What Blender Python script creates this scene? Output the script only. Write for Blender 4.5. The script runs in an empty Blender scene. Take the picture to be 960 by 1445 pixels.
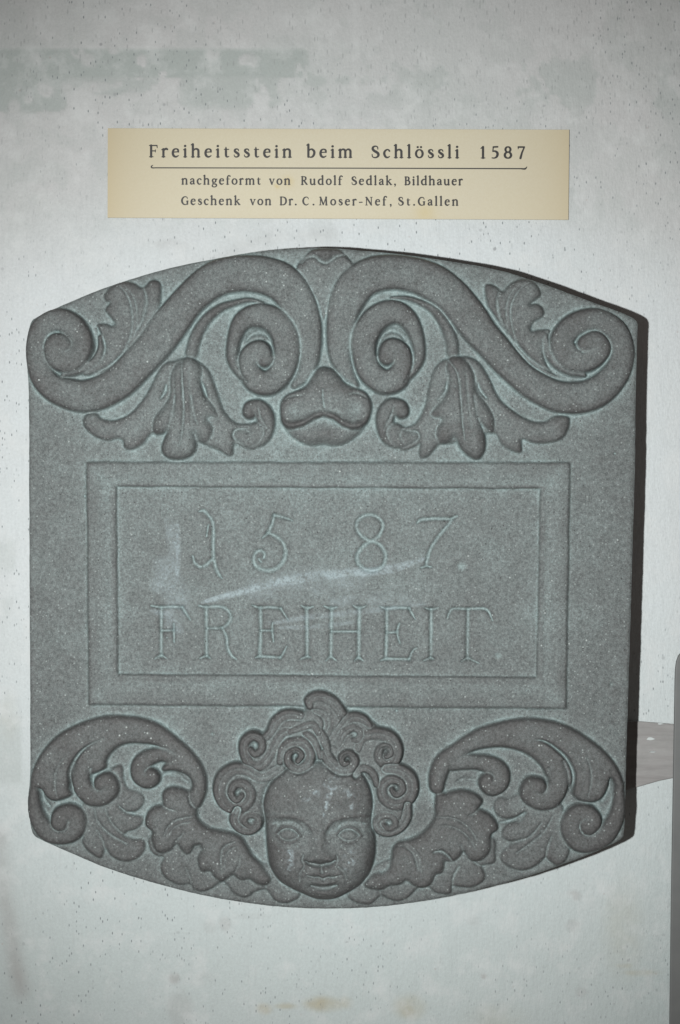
import bpy, math, random
import numpy as np
rng = np.random.RandomState(7)
random.seed(7)
# ------------------------------------------------------------------ scale
S = 0.0006            # metres per photograph pixel on the stone's face
D = 2400.0            # camera distance from the stone's ground face (in those pixels)
T = 118.0             # thickness of the stone
CX, CY = 480.0, 722.5
Z0 = 1.55             # height of the picture centre above the floor
def W(x, y, h=0.0):   # px right, px down, px towards the viewer -> world
    return ((x-CX)*S, -h*S, (CY-y)*S+Z0)
sc = bpy.context.scene
C = sc.collection
# ------------------------------------------------------------------ camera
cd = bpy.data.cameras.new('camera'); cam = bpy.data.objects.new('camera', cd); C.objects.link(cam)
cam.location = (0, -D*S, Z0); cam.rotation_euler = (math.radians(90), 0, 0)
cd.sensor_fit = 'VERTICAL'; cd.sensor_height = 24.0; cd.lens = 24.0*D/1445.0
cd.clip_start = 0.01; cd.clip_end = 50
sc.camera = cam
# ------------------------------------------------------------------ light
w = bpy.data.worlds.new('World'); sc.world = w; w.use_nodes = True
w.node_tree.nodes['Background'].inputs[0].default_value = (1.0, 0.86, 0.78, 1)
w.node_tree.nodes['Background'].inputs[1].default_value = 0.10
fd = bpy.data.lights.new('camera_flash', 'SPOT'); fl = bpy.data.objects.new('camera_flash', fd); C.objects.link(fl)
fl.location = (-345*S, -D*S, Z0-0.03)
fd.energy = 117; fd.shadow_soft_size = 0.012; fd.color = (0.985, 1.0, 0.985)
fd.spot_size = math.radians(54); fd.spot_blend = 1.0
import mathutils
tgt = mathutils.Vector((-0.01, 0, Z0-0.02)); fl.rotation_euler = (tgt-fl.location).to_track_quat('-Z', 'Y').to_euler()
sc.view_settings.view_transform = 'Standard'; sc.view_settings.look = 'None'
sc.view_settings.exposure = 0; sc.view_settings.gamma = 1; sc.view_settings.use_curve_mapping = False

# ------------------------------------------------------------------ numpy helpers
def noise2(ny, nx, cell, seed):
    r = np.random.RandomState(seed)
    gy, gx = int(ny/cell)+3, int(nx/cell)+3
    g = r.rand(gy, gx)
    yy = np.arange(ny)/cell; xx = np.arange(nx)/cell
    iy = yy.astype(int); ix = xx.astype(int)
    fy = yy-iy; fx = xx-ix; fy = fy*fy*(3-2*fy); fx = fx*fx*(3-2*fx)
    a = g[iy][:, ix]; b = g[iy][:, ix+1]; c = g[iy+1][:, ix]; d = g[iy+1][:, ix+1]
    fx = fx[None, :]; fy = fy[:, None]
    return (a*(1-fx)+b*fx)*(1-fy)+(c*(1-fx)+d*fx)*fy
def fbm(ny, nx, cell, seed, oct=4, gain=0.5):
    o = 0; a = 1; t = 0
    for i in range(oct):
        o = o+a*noise2(ny, nx, max(cell, 1.01), seed+i*13); t += a; a *= gain; cell /= 2
    return o/t-0.5
def blur(A, s):
    r = int(max(1, round(3*s))); k = np.exp(-0.5*(np.arange(-r, r+1)/s)**2); k /= k.sum()
    P = np.pad(A, r, mode='edge'); ny, nx = A.shape
    B = sum(k[i]*P[i:i+ny, :] for i in range(2*r+1))
    return sum(k[i]*B[:, i:i+nx] for i in range(2*r+1))
def spline(p, closed=False, step=2.5):
    p = np.array(p, float); n = len(p); out = []
    segs = n if closed else n-1
    for i in range(segs):
        if closed: a, b, c, d = p[(i-1) % n], p[i], p[(i+1) % n], p[(i+2) % n]
        else: a, b, c, d = p[max(i-1, 0)], p[i], p[i+1], p[min(i+2, n-1)]
        L = math.hypot(*(c-b)[:2]); m = max(1, int(L/step))
        for k in range(m):
            t = k/m
            out.append(0.5*((2*b)+(-a+c)*t+(2*a-5*b+4*c-d)*t*t+(-a+3*b-3*c+d)*t**3))
    if not closed: out.append(p[-1])
    return np.array(out)
def sdf_poly(q, X, Y):
    d2 = np.full(X.shape, 1e9); ins = np.zeros(X.shape, bool); n = len(q)
    for i in range(n):
        x0, y0 = q[i][:2]; x1, y1 = q[(i+1) % n][:2]; dx, dy = x1-x0, y1-y0; L = dx*dx+dy*dy
        if L < 1e-9: continue
        t = np.clip(((X-x0)*dx+(Y-y0)*dy)/L, 0, 1)
        d2 = np.minimum(d2, (X-x0-t*dx)**2+(Y-y0-t*dy)**2)
        if (y0 > Y.min()-1 or y1 > Y.min()-1) and dy != 0:
            ins ^= ((y0 > Y) != (y1 > Y)) & (X < dx*(Y-y0)/dy+x0)
    d = np.sqrt(d2); return np.where(ins, -d, d)
def sstep(a, b, x):
    t = np.clip((x-a)/(b-a), 0, 1); return t*t*(3-2*t)
GX0, GY0, GX1, GY1 = 30, 342, 908, 1290
NX, NY = GX1-GX0+1, GY1-GY0+1
XX, YY = np.meshgrid(np.arange(GX0, GX1+1, dtype=float), np.arange(GY0, GY1+1, dtype=float))
H = np.zeros((NY, NX)); LAB = np.zeros((NY, NX), np.int32)
PARTS = [dict(name='slab', parent=None, label=None)]       # index = label id
def part(name, parent=None, label=None):
    PARTS.append(dict(name=name, parent=parent, label=label)); return len(PARTS)-1
OFFY = 0.0
def shift(pts): return [(p[0], p[1]+OFFY)+tuple(p[2:]) for p in pts] if OFFY else pts
def win(pts, m):
    a = np.array(pts)[:, :2]; x0, y0 = a.min(0)-m; x1, y1 = a.max(0)+m
    i0 = max(0, int(x0-GX0)); i1 = min(NX, int(x1-GX0)+2); j0 = max(0, int(y0-GY0)); j1 = min(NY, int(y1-GY0)+2)
    return slice(j0, j1), slice(i0, i1)
def qround(t): return np.sqrt(np.clip(1-(1-np.clip(t, 0, 1))**2, 0, 1))
def poly(pts, z, lab=None, edge=4, drop=None, dome=0, dw=20, fn=None, smooth=True):
    pts = shift(pts)
    q = spline(pts, True, 3) if smooth else np.array(pts, float)
    w_ = win(q, 3); X, Y = XX[w_], YY[w_]; s = sdf_poly(q, X, Y)
    if drop is None: drop = edge
    if smooth: edge *= 1.4; drop *= 1.3
    z1 = z-drop*(1-qround(-s/edge))+dome*(1-np.exp(-np.maximum(-s, 0)/dw))
    if fn is not None: z1 = z1+fn(X, Y, s)
    al = sstep(1.0, -1.0, s)
    H[w_] = H[w_]*(1-al)+z1*al
    if lab is not None: LAB[w_][s < 0.3] = lab
    return s
def prof_flat(u, r): return -6.0*(1-qround((1-u)*r/10.5))+1.4*(1-u*u)
def prof_strand(u, r): return 6.4*np.sqrt(np.clip(1-u*u, 0, 1))-2.4*np.exp(-(u/.26)**2)-3.6
def prof_round(u, r): return (0.55*r)*(np.sqrt(np.clip(1-u*u, 0, 1))-1)
def ribbon(pts, lab=None, prof=prof_flat, step=2.2, flush=0.0):
    pts = shift(pts)
    q = spline(pts, False, step); w_ = win(q, q[:, 2].max()+3); X, Y = XX[w_], YY[w_]
    best = np.full(X.shape, 9.0); bi = np.zeros(X.shape); bz = np.zeros(X.shape); prev = np.zeros(X.shape, bool); br = np.ones(X.shape)
    for i in range(len(q)-1):
        x0, y0, r0, z0 = q[i]; x1, y1, r1, z1 = q[i+1]; dx, dy = x1-x0, y1-y0; L = dx*dx+dy*dy+1e-9
        t = np.clip(((X-x0)*dx+(Y-y0)*dy)/L, 0, 1); r = r0+(r1-r0)*t
        u = np.sqrt((X-x0-t*dx)**2+(Y-y0-t*dy)**2)/np.maximum(r, .3)
        m = u < 1+1.0/np.maximum(r, 1)
        new = m & ~prev & (u < 1.0)
        best = np.where(new, 9.0, best)
        upd = m & (u < best)
        best = np.where(upd, u, best); bz = np.where(upd, z0+(z1-z0)*t, bz); bi = np.where(upd, i/len(q), bi); br = np.where(upd, r, br)
        prev = m
    al = sstep(1.0, -1.0, (best-1)*br)
    z = bz+prof(np.clip(best, 0, 1), br)
    if flush: z = np.where(bi < flush, np.maximum(z, H[w_]), z)
    H[w_] = H[w_]*(1-al)+z*al
    if lab is not None: LAB[w_][(best-1)*br < 0.3] = lab
def groove(pts, depth, lab=None, kind='v', minw=None, step=2.0):
    """carved line; pts are (x, y, halfwidth); negative depth raises a ridge"""
    if lab is None and 0 < depth < 3.5: depth *= 1.8; pts = [(a, b, c*1.4) for a, b, c in pts]
    pts = shift(pts)
    q = spline(pts, False, step); w_ = win(q, q[:, 2].max()+2); X, Y = XX[w_], YY[w_]
    best = np.full(X.shape, 9.0)
    for i in range(len(q)-1):
        x0, y0, r0 = q[i]; x1, y1, r1 = q[i+1]; dx, dy = x1-x0, y1-y0; L = dx*dx+dy*dy+1e-9
        t = np.clip(((X-x0)*dx+(Y-y0)*dy)/L, 0, 1); r = np.maximum(r0+(r1-r0)*t, .4)
        best = np.minimum(best, np.sqrt((X-x0-t*dx)**2+(Y-y0-t*dy)**2)/r)
    b = np.clip(best, 0, 1)
    f = (1-b) if kind == 'v' else (1-b*b)**2
    H[w_] -= depth*f
    if lab is not None: LAB[w_][best < 1] = lab
def bump(cx, cy, rx, ry, amp, rot=0.0, p=2):
    cy = cy+OFFY; R = max(rx, ry)*3; w_ = win([(cx-R, cy-R), (cx+R, cy+R)], 1); X, Y = XX[w_]-cx, YY[w_]-cy
    c, s = math.cos(math.radians(rot)), math.sin(math.radians(rot)); u = (X*c+Y*s)/rx; v = (-X*s+Y*c)/ry
    H[w_] += amp*np.exp(-0.5*(u*u+v*v)**(p/2))
def z5(ox, oy, s, pts):      # tracing coordinates -> pixels
    return [(ox+p[0]/s, oy+p[1]/s)+tuple(p[2:]) for p in pts]

# ------------------------------------------------------------------ outline of the stone
OUT = [(43.5,455),(46,451),(60,443.5),(82.5,433),(115,419),(150,405.5),(189,392.5),(228,381),(270,371.5),(321,361.8),(365,354.7),(412,351.2),(440,350),(470,350.4),
 (518,354),(560,358),(596,362.6),(648,370.4),(690,378),(722,386),(774,403),(826,422.4),(873,439.4),(893,448.5),(899.5,456),(900,470),(897.5,560),(896.5,660),(893.5,760),(891,850),(888.5,930),(886.6,990),
 (884.5,1060),(883,1114),(882,1150),(880.5,1176),(876,1185),(850,1198),(810,1214.5),(740,1238.5),(660,1259),(590,1273),(520,1281),(450,1282.5),(380,1278.5),(300,1266.5),(220,1247),(150,1225),(100,1204),(60,1186.5),(48,1179),
 (43.5,1168),(41,1145),(39.8,1125),(42.5,1090),(42.5,1000),(42,900),(41.5,800),(41,700),(41,620),(40.5,560),(38,512),(37,486),(40,468)]
oq = spline(OUT, True, 3)
SD = sdf_poly(oq, XX, YY)
SD += 0.9*fbm(NY, NX, 14, 501, 3)*np.exp(-np.abs(SD)/12)
H += -3.0*(1-qround(-SD/3.2))
# ------------------------------------------------------------------ frame and inscription panel
def rect(x0, y0, x1, y1, x2, y2, x3, y3):
    # straight edged quad with tiny wobble
    P = []
    for (a, b) in (((x0, y0), (x1, y1)), ((x1, y1), (x2, y2)), ((x2, y2), (x3, y3)), ((x3, y3), (x0, y0))):
        L = math.hypot(b[0]-a[0], b[1]-a[1]); n = int(L/22)
        for k in range(n):
            t = k/n; j = 0.0 if k == 0 else 0.55
            P.append((a[0]+(b[0]-a[0])*t+random.uniform(-j, j), a[1]+(b[1]-a[1])*t+random.uniform(-j, j)))
    return P
FR = part('moulded_frame')
IP = part('inscription_panel')
def frame_fn(X, Y, s):
    t = -s
    return -3.8*sstep(8, 33, t)+0.9*np.exp(-((t-36)/3)**2)-.5*np.exp(-((t-6)/2.5)**2)
poly(rect(122.5,652, 804.5,652.5, 799.5,1000, 125.5,994.5), 6.4, FR, edge=6, drop=4.6, fn=frame_fn, smooth=False)
def panel_fn(X, Y, s):
    return 1.2*np.exp(-((-s-5)/3.0)**2)*0
poly(rect(164.5,686, 763,689, 758,956, 166.5,951.5), -2.6, IP, edge=2.5, drop=-0.9, fn=panel_fn, smooth=False)
# shallow unevenness of the panel: soft hollow/ridge that catches the light
groove([(270,862,40),(330,838,44),(400,818,46),(470,812,44),(540,806,38),(600,792,30)], 1.5, None, 'u', step=8)
bump(248,790,26,60,0.8); bump(640,830,60,50,-0.5)

LIME = np.zeros((NY, NX))       # whitish deposit left in the cut letters
def letter(name, lab, strokes, depth=4.4):
    L_ = part(name, IP, lab)
    for st in strokes:
        st = [(x, y, w_*1.32) for x, y, w_ in st]
        h0 = H.copy(); groove(st, depth, L_, 'u' if name == 'full_stop' else 'v', step=1.5); dd = (h0-H)/depth
        LIME[:] = np.maximum(LIME, np.clip(dd, 0, 1)**1.7)
def LZ5(pts, wd=3.2): return [(190+p[0]/4, 700+p[1]/4, p[2] if len(p) > 2 else wd) for p in pts]
def LZ6(pts, wd=3.2): return [(460+p[0]/4, 700+p[1]/4, p[2] if len(p) > 2 else wd) for p in pts]
def LZ7(pts, wd=3.2): return [(200+p[0]/3.556, 830+p[1]/3.556, p[2] if len(p) > 2 else wd) for p in pts]
def LZ8(pts, wd=3.2): return [(450+p[0]/3.429, 830+p[1]/3.429, p[2] if len(p) > 2 else wd) for p in pts]
letter('numeral', 'carved numeral 1', [LZ5([(365,88,1.5),(388,82,3),(415,108),(437,140),(445,200),(443,270),(445,340),(455,395),(470,435,3),(492,465,1.2)]),
                   LZ5([(412,170,1),(405,230,1.4),(418,160,1)]), LZ5([(328,340,2),(338,375),(365,398),(395,395),(420,375),(440,352,2)])])
letter('numeral', 'carved numeral 5', [LZ5([(890,138,1.5),(840,120,2.8),(788,108,3.4)]), LZ5([(788,108,3),(775,160),(752,208,3.2),(722,236,1.5)]),
                   LZ5([(752,208,3),(800,230,3.6),(840,270,3.8),(852,320,3.8),(835,375,3.8),(790,415,3.8),(740,420,3.6),(695,405,3.6),(672,370,3.6),(680,325,3.4),(710,308,3.2),(732,325,2.8),(728,350,2.2)]), LZ5([(700,355,2.4),(712,372,2)])])
letter('numeral', 'carved numeral 8', [LZ6([(250,255),(205,230),(175,185),(180,140),(215,112),(260,106),(300,125),(322,160),(312,205),(285,240),(250,258),(210,285),(180,330),(180,375),(210,408),(250,422),(295,415),(328,385),(338,335),(318,290),(285,262),(250,255)], 3.4)])
letter('numeral', 'carved numeral 7', [LZ6([(515,155,1.2),(535,135,3),(600,128),(660,128),(705,128,3),(742,112,2)]), LZ6([(715,130,3),(690,165),(640,225),(600,285),(580,335),(568,390,3.2)]), LZ6([(538,405,1.6),(570,398,2),(600,402,1.4)])])
letter('full_stop', 'carved round full stop after the date', [LZ6([(765,396,7.5),(771,398,7.5)])], 3.0)
V = 3.5
letter('letter', 'carved letter F', [LZ7([(45,88,1.4),(95,97,2.6),(150,94,2.6),(202,97,2.8)]), LZ7([(202,97,2.8),(222,130,2.4),(242,160,1.2)]), LZ7([(97,97,V),(97,215,V),(97,340,V)]), LZ7([(62,356,1.2),(97,340,3),(122,352,1.2)]), LZ7([(97,215,2.2),(158,212,2.4)]), LZ7([(160,180,1.6),(160,212,2.8),(162,272,1.6)])])
letter('letter', 'carved letter R', [LZ7([(285,88,1.2),(320,96,2.6),(390,94,2.8),(430,112,3.2),(446,148,3.2),(430,182,3.2),(400,200,2.8),(330,203,2.4)]), LZ7([(322,96,V),(324,210,V),(325,342,V)]), LZ7([(290,354,1.2),(325,342,3),(345,354,1.2)]), LZ7([(400,200,2.6),(425,245,3),(430,300,3.2),(450,340,3),(475,358,1.4)])])
letter('letter', 'first carved letter E, after the R', [LZ7([(552,86,1.2),(592,100,2.6),(640,97,2.6),(698,103,2.8)]), LZ7([(698,103,2.8),(715,130,2.4),(735,160,1.3)]), LZ7([(595,100,V),(597,215,V),(592,342,V)]), LZ7([(570,350,1.2),(592,344,3),(640,346,2.6),(695,350,2.8)]), LZ7([(695,350,2.6),(712,325,2.2),(728,292,1.3)]), LZ7([(597,214,2.2),(655,214,2.4)]), LZ7([(657,175,1.6),(655,214,2.6),(662,270,1.6)])])
letter('letter', 'first carved letter I, before the H', [LZ7([(800,88,1.2),(828,102,3),(862,92,1.2)]), LZ7([(828,100,V),(830,215,V),(830,345,V)]), LZ7([(795,358,1.2),(830,345,3),(850,350,1.2)])])
letter('letter', 'carved letter H', [LZ8([(25,88,1.2),(60,100,3),(88,92,1.2)]), LZ8([(62,98,V),(60,210,V),(58,330,V)]), LZ8([(35,352,1.2),(58,335,3),(85,352,1.2)]), LZ8([(165,85,1.2),(195,98,3),(232,85,1.2)]), LZ8([(197,96,V+.3),(195,210,V+.3),(193,340,V+.3)]), LZ8([(172,352,1.2),(193,338,3),(215,352,1.2)]), LZ8([(60,211,2.2),(193,211,2.4)])])
letter('letter', 'second carved letter E, after the H', [LZ8([(295,88,1.2),(325,100,2.6),(380,95,2.6),(438,98,2.8)]), LZ8([(438,98,2.8),(452,125,2.4),(468,150,1.3)]), LZ8([(330,100,V),(329,215,V),(325,342,V)]), LZ8([(298,352,1.2),(325,344,3),(380,344,2.6),(438,346,2.8)]), LZ8([(438,346,2.6),(455,305,2.2),(475,290,1.3)]), LZ8([(330,216,2.2),(380,214,2.4)]), LZ8([(390,172,1.6),(380,214,2.6),(393,268,1.6)])])
letter('letter', 'second carved letter I, before the T', [LZ8([(512,95,1.2),(545,104,3),(582,95,1.2)]), LZ8([(545,102,V),(544,215,V),(543,340,V)]), LZ8([(508,352,1.2),(540,340,3),(560,346,1.2)])])
letter('letter', 'carved letter T', [LZ8([(622,148,1.3),(648,102,2.6),(720,102,2.8),(810,103,2.8),(842,158,1.3)]), LZ8([(724,104,V),(722,215,V),(720,342,V)]), LZ8([(690,356,1.2),(722,340,3),(745,350,2),(775,364,1.2)])])
letter('full_stop', 'worn full stop after the last letter', [LZ8([(866,326,5.5),(872,330,5.5)])], 1.8)

# ------------------------------------------------------------------ top ornament
SH = part('shell', None, 'low shell at the top centre of the stone')
poly([(457,452),(447,425),(434,402),(419,380),(423,371),(429,364),(436,357),(444,352.5),(460,351.5),(476,352),(484,357),(491,364),(498,376),(484,396),(470,420)], 6.5, SH, edge=4, drop=4)
groove([(426,372,2),(434,364,3),(445,363,3),(452,369,3),(459,372,3),(466,369,3),(476,362,3),(486,361,2)], 2.2)
bump(459,359,8,5,4.5); bump(440,385,8,14,-0.8); bump(474,385,8,14,-0.8)
# small leaves (beside the outer volutes)
SL1 = part('small_leaf', None, 'small curled leaf above the left scroll')
poly([(228,403),(223,396.4),(212.7,396.5),(202,406),(189,399.5),(173.6,398),(158,404.5),(147.6,417.5),(150,426),(155.5,427.5),(149,437),(153,444),(163,458),(158,460),(150,457),(137,459.5),(145,476),(149,491),(142,507),(124,521),(118,530),(150,528),(186,500),(222,452),(228,425)], 6.0, SL1, edge=6, drop=4, dome=2.5, dw=9)
groove([(170,405,1),(180,416,1.8),(187,436,2.2),(188,462,2.2),(180,490,2),(166,508,1)], 1.8)
groove([(176,404,1),(188,418,1.6),(194,436,2),(194,462,2),(187,484,1)], 1.5)
groove([(204,408,1),(208,424,3),(204,446,3),(196,466,2)], 1.6, None, 'u')
groove([(228,432,1.5),(214,457,3),(190,487,3.5),(160,514,3),(130,530,2)], 3.6, None, 'u')
groove([(139,462,1.5),(140,482,3.5),(133,500,3.5),(118,514,2.5)], 2.2, None, 'u')
SL2 = part('small_leaf', None, 'small curled leaf above the right scroll')
poly([(684,404),(690,401.5),(699,404),(709,411.5),(719.5,401),(735,394.5),(750.7,397),(761,408),(762,418),(748,429.5),(758,429),(767,437),(766,447),(753,455),(749.4,467),(764,465.4),(777,467),(767.7,484),(768,502),(775,521),(790,532),(768,528),(735,500),(704,458),(687,431)], 6.0, SL2, edge=6, drop=4, dome=2.5, dw=9)
groove([(741,402,1),(729,414,1.8),(720,436,2.2),(722,462,2.2),(732,490,2),(748,508,1)], 1.8)
groove([(733,402,1),(720,416,1.6),(714,436,2),(716,462,2),(724,484,1)], 1.5)
groove([(704,412,1),(701,428,3),(704,446,3),(714,466,2)], 1.6, None, 'u')
groove([(690,436,1.5),(704,457,3),(728,486,3.5),(756,513,3),(786,530,2)], 3.6, None, 'u')
groove([(771,470,1.5),(771,488,3.5),(778,505,3.5),(794,518,2.5)], 2.2, None, 'u')
# small sliver between leaf root and volute
for q_ in ([(142,476,3,7),(143,494,5,8),(134,511,6,8.5),(112,524,5,9),(90,530,3,9)], [(770,474,3,7),(772,496,5,8),(782,512,6,8.5),(802,525,5,9),(824,530,3,9)]):
    ribbon(q_, SL1 if q_[0][0] < 480 else SL2, prof_round)
# left scroll
SC1 = part('scroll', None, 'left scroll of the top ornament')
ribbon([(417,543,7,7),(428.5,530,11,8),(436,512,13.5,9),(438,494,15.5,9.5),(437.5,475,17.5,10),(433,453,20.5,10),(420,427,25,10.5),(400,401,27,11),(374,390,26.5,11),(345,387,25.5,11),(315,391,25.5,11),(291.5,403,24.5,11),(268,424,23.5,11),(250,446,25,11),
 (235,466,26,11),(218,489,24.5,11),(197,512,24,11),(175,534.5,24,11),(158,547,23.5,11),(139.5,555.5,23.5,11),(118,559.5,22.5,11),(100,556.5,21.5,11),(79,549,19,11),(63,534,17.5,11),(54.5,511,16,11),(52.5,488,15,11.2),(61,464,16,11.5),(83,452.5,16.5,12),(106,463,17,12.6),(118,486,15.5,13.2),(106,507,17,13.8),(88,509,16.5,14.4),(78,497,15,15),(83,486,15.5,15.4),(92,488,12,15.6)], SC1)
VO1 = part('volute', SC1, 'inner volute of the left scroll')
ribbon([(271,498,9.5,6.5),(277,475,9,7),(290,453,8,7.5),(310,436,6.5,7.5),(332,428,5,7.5),(352,424,3.8,7.5),(372,428,2,7.5)], SC1, prof_flat)
ribbon([(349,540,2.5,9),(338,527,5.5,9.5),(329,507,8.5,10),(331,480,10,10.5),(342,455,13.5,11),(362,446,16.5,11.5),(386,452,18.5,12),(402,475,20,12.5),(405,500,18.5,13),(398,525,17.5,13.3),(380,541,17.5,13.7),(362,537,17.5,14.2),(352,520,14,14.6),(354,504,15,15),(367,497,16,15.3),(374,507,13,15.5)], VO1)
groove([(347,482,1.5),(354,473,5),(366,469,6.5),(378,473,5),(385,483,1.5)], 6, None, 'u')
# right scroll
SC2 = part('scroll', None, 'right scroll of the top ornament')
ribbon([(503,544,5,7),(492,529,10,8),(483,512,14,9),(479,492,17,9.5),(480,466,19.5,10),(486,434,23.5,10.5),(497,411,26,11),(512,396,25.5,11),(531,387.5,25.5,11),(554,385,24.5,11),(573,387,24.5,11),(593,391.5,25,11),(614,401,26,11),(637,418,25,11),(653,436,25,11),(665,452,25,11),(680,472,23,11),(699,493,22,11),
 (716,513,21,11),(735,531.5,20,11),(754,545,21,11),(771,554,21.5,11),(785,559.5,22,11),(802,562,22.5,11),(822,560.5,22.5,11),(842,553,22,11),(859,539,20.5,11),(872,520,18.5,11),(877.5,494,16.5,11.3),(867,466,16,11.6),(838,452,16,12),(808,461,17,12.5),(792,484,17,13),(805,506,18,13.6),(828,509,16.5,14.2),(845,495,15.5,14.8),(838,484,16,15.2),(826,487,14,15.5)], SC2)
VO2 = part('volute', SC2, 'inner volute of the right scroll')
ribbon([(639,499,9,6.5),(637,480,9,7),(627,457,8,7.5),(612,438,6.5,7.5),(592,427,4.5,7.5),(572,421,3.5,7.5),(552,421,2,7.5)], SC2, prof_flat)
ribbon([(572,540,2.5,9),(583,525,5.5,9.5),(591,506,8.5,10),(589,480,10,10.5),(577,453,13.5,11),(557,441,16.5,11.5),(533,449,18.5,12),(515,475,19,12.5),(514,500,17.5,13),(522,525,17.5,13.3),(541,539,17.5,13.7),(559,535,17.5,14.2),(568,516,14,14.6),(565,500,15,15),(553,494,16,15.3),(546,504,13,15.5)], VO2)
groove([(572,480,1.5),(566,471,5),(554,466,6.5),(542,471,5),(535,484,2.5),(531,500,1.5)], 6, None, 'u')
# big acanthus leaves
AL1 = part('acanthus_leaf', None, 'acanthus leaf under the left scroll')
FR1 = part('leaf_frond', AL1)
poly([(246.6,509.7),(233.5,512),(223,525),(212.7,546),(199.7,567),(181.5,585),(160.6,593),(143.7,590),(137,583),(124,584),(118,591),(120,603),(134.6,616.5),(152.8,622),(166,619),(173.6,622),(176,632),(186.7,635),(202,627),(216,612),(240,610),(290,628),(311,637),(324,644.5),(329.5,640),(331.6,626),(346,632),(362.8,632),(366,600),(350,598),(334,597),(318.5,582.6),(310.7,564),(304,543.5),(295,522.7),(279.5,510),(262,505)], 7, FR1, edge=6, drop=5, dome=1.5, dw=8)
bump(150,606,22,7,-2,10); bump(128,600,7,8,1.5); bump(192,612,12,14,-1.6,-35); bump(205,585,10,22,-1.2,40)
CU1 = part('leaf_curl', AL1)
ribbon([(338,614,10,5.5),(352,617,13.5,7),(366,615,15,8),(375,603,13,9),(375,588,13,9.5),(366,577,13,10),(355,577,11.5,11),(353,582,10,12)], CU1)
groove([(365,575,1),(368,588,2.5),(374,600,2.5),(379,608,1)], 3.5, None, 'v')
poly([(352,601),(362,596),(371,601),(374,612),(368,624),(356,630),(345,629),(352,616)], 8.6, CU1, edge=8, drop=3.5, dome=2)
FL1 = part('leaf_blade', AL1)
poly([(259,508),(266.5,504),(279,510),(287,524),(286,540),(292.7,559),(303,573),(309,585),(309.5,593),(301,590),(295,592),(302,602),(301,615),(292.5,625.6),(281,622),(276,612),(278,630),(272,642),(258,648.5),(242,648),(231,641),(229,629),(236,610),(231,613),(220,613),(215.5,604),(219,588),(232,572),(240,556),(240,535),(246,518)], 12, FL1, edge=9, drop=6.5, dome=3.5, dw=10)
groove([(258,511,1),(259,540,2),(261,580,2.2),(258,615,1.5),(254,630,1)], 2.2)
groove([(268,515,1),(270,560,2),(272,600,1.5)], 1.0); groove([(247,530,1),(248,570,2),(245,605,1.5)], 1.0)
groove([(285,540,1.5),(289,549,4.5),(292,560,3)], 5, None, 'u'); groove([(236,543,1.5),(234,553,4.5),(228,563,2)], 5, None, 'u')
groove([(281,600,1),(276,588,3),(272,560,2)], 1.5, None, 'u'); groove([(238,608,1),(243,590,3),(248,560,2)], 1.5, None, 'u')
AL2 = part('acanthus_leaf', None, 'acanthus leaf under the right scroll')
FR2 = part('leaf_frond', AL2)
poly([(648,503),(666,505),(678,514),(690,532),(700,554),(710,568),(730,584),(750,594),(768,595),(778,589),(790,585.6),(802,588),(804,597),(800,610),(790,621),(770,626),(750,625),(737,621),(736,638),(724,637),(708,628),(696,612),(660,620),(632,627),(620,628),(606,643),(596,647),(591,642),(592,627),(580,633),(564,634),(556,610),(564,600),(572,603),(586,597),(596,580),(601,566),(605,544),(612,522),(624,509)], 7, FR2, edge=6, drop=5, dome=1.5, dw=8)
bump(760,609,22,7,-2,-8); bump(790,602,7,9,1.5); bump(718,612,11,14,-1.6,35); bump(703,585,10,22,-1.2,-35); bump(613,545,8,20,-1.5,12)
CU2 = part('leaf_curl', AL2)
ribbon([(584,616,9,5.5),(568,619,13.5,7),(553,615,15,8),(544,602,13,9),(544,586,13,9.5),(553,575,13,10),(564,576,12,11),(567,581,10.5,12)], CU2)
groove([(556,573,1),(551,588,2.5),(545,600,2.5),(541,609,1)], 3.5, None, 'v')
poly([(567,602),(558,597),(548,601),(544,612),(550,624),(561,631),(572,630),(566,616)], 8.6, CU2, edge=8, drop=3.5, dome=2)
FL2 = part('leaf_blade', AL2)
poly([(634,505),(641,503),(652,505),(662,514),(670,530),(673,552),(686,569),(696,586),(698,600),(695,611),(684,606),(680,602),(685,618),(684,636),(675,648.5),(662,645),(650,634),(644,622),(640,619),(632,625),(620,626),(614,616),(615,604),(622,593),(612,591),(606.5,585),(612,576),(624,563),(630,550),(631,535),(628,518)], 12, FL2, edge=9, drop=6.5, dome=3.5, dw=10)
groove([(632,509,1),(645,530,2),(649,560,2.2),(652,600,1.8),(655,622,1)], 2.2)
groove([(656,520,1),(659,560,2),(664,605,1.5)], 1.0)
groove([(674,541,1.5),(677,551,4.5),(686,562,3)], 5, None, 'u'); groove([(630,540,1.5),(628,553,4),(618,565,2)], 4, None, 'u')
groove([(681,604,1),(673,588,3),(668,560,2)], 1.5, None, 'u')
# central bud
RO = part('bud', None, 'rounded bud with rolled lip at the centre of the ornament')
def bud_fn(X, Y, s):
    lx = np.array([396,405,413,429,443,457,471,483,497,509,526]); ly = np.array([596,604,605,601,592,587.5,592,601,606,604,592])
    c = np.interp(X, lx, ly); d = Y-c
    return np.where(d > 0, -5.8*sstep(0, 1.8, d)+4.5*np.exp(-((Y-612)**2/120+(X-458)**2/900)), 4.2*np.exp(-(d+4)**2/20))
poly([(457,518),(469,521),(479,530),(487,540),(501,547),(515,553),(523,564),(525,577),(521,592),(513,607),(501,619),(485,628),(471,630.5),(457,628.5),(441,630),(427,626.5),(413,618),(401,604),(396,588),(396,570),(403,559),(417,552),(431,545),(439,533),(447,522)], 14, RO, edge=10, drop=8, dome=3, dw=14, fn=bud_fn)
bump(415,580,12,12,-6.5); bump(503,578,12,13,-6.5); bump(457,540,15,14,2.5); bump(457,582,26,4,-1.5)
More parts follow.
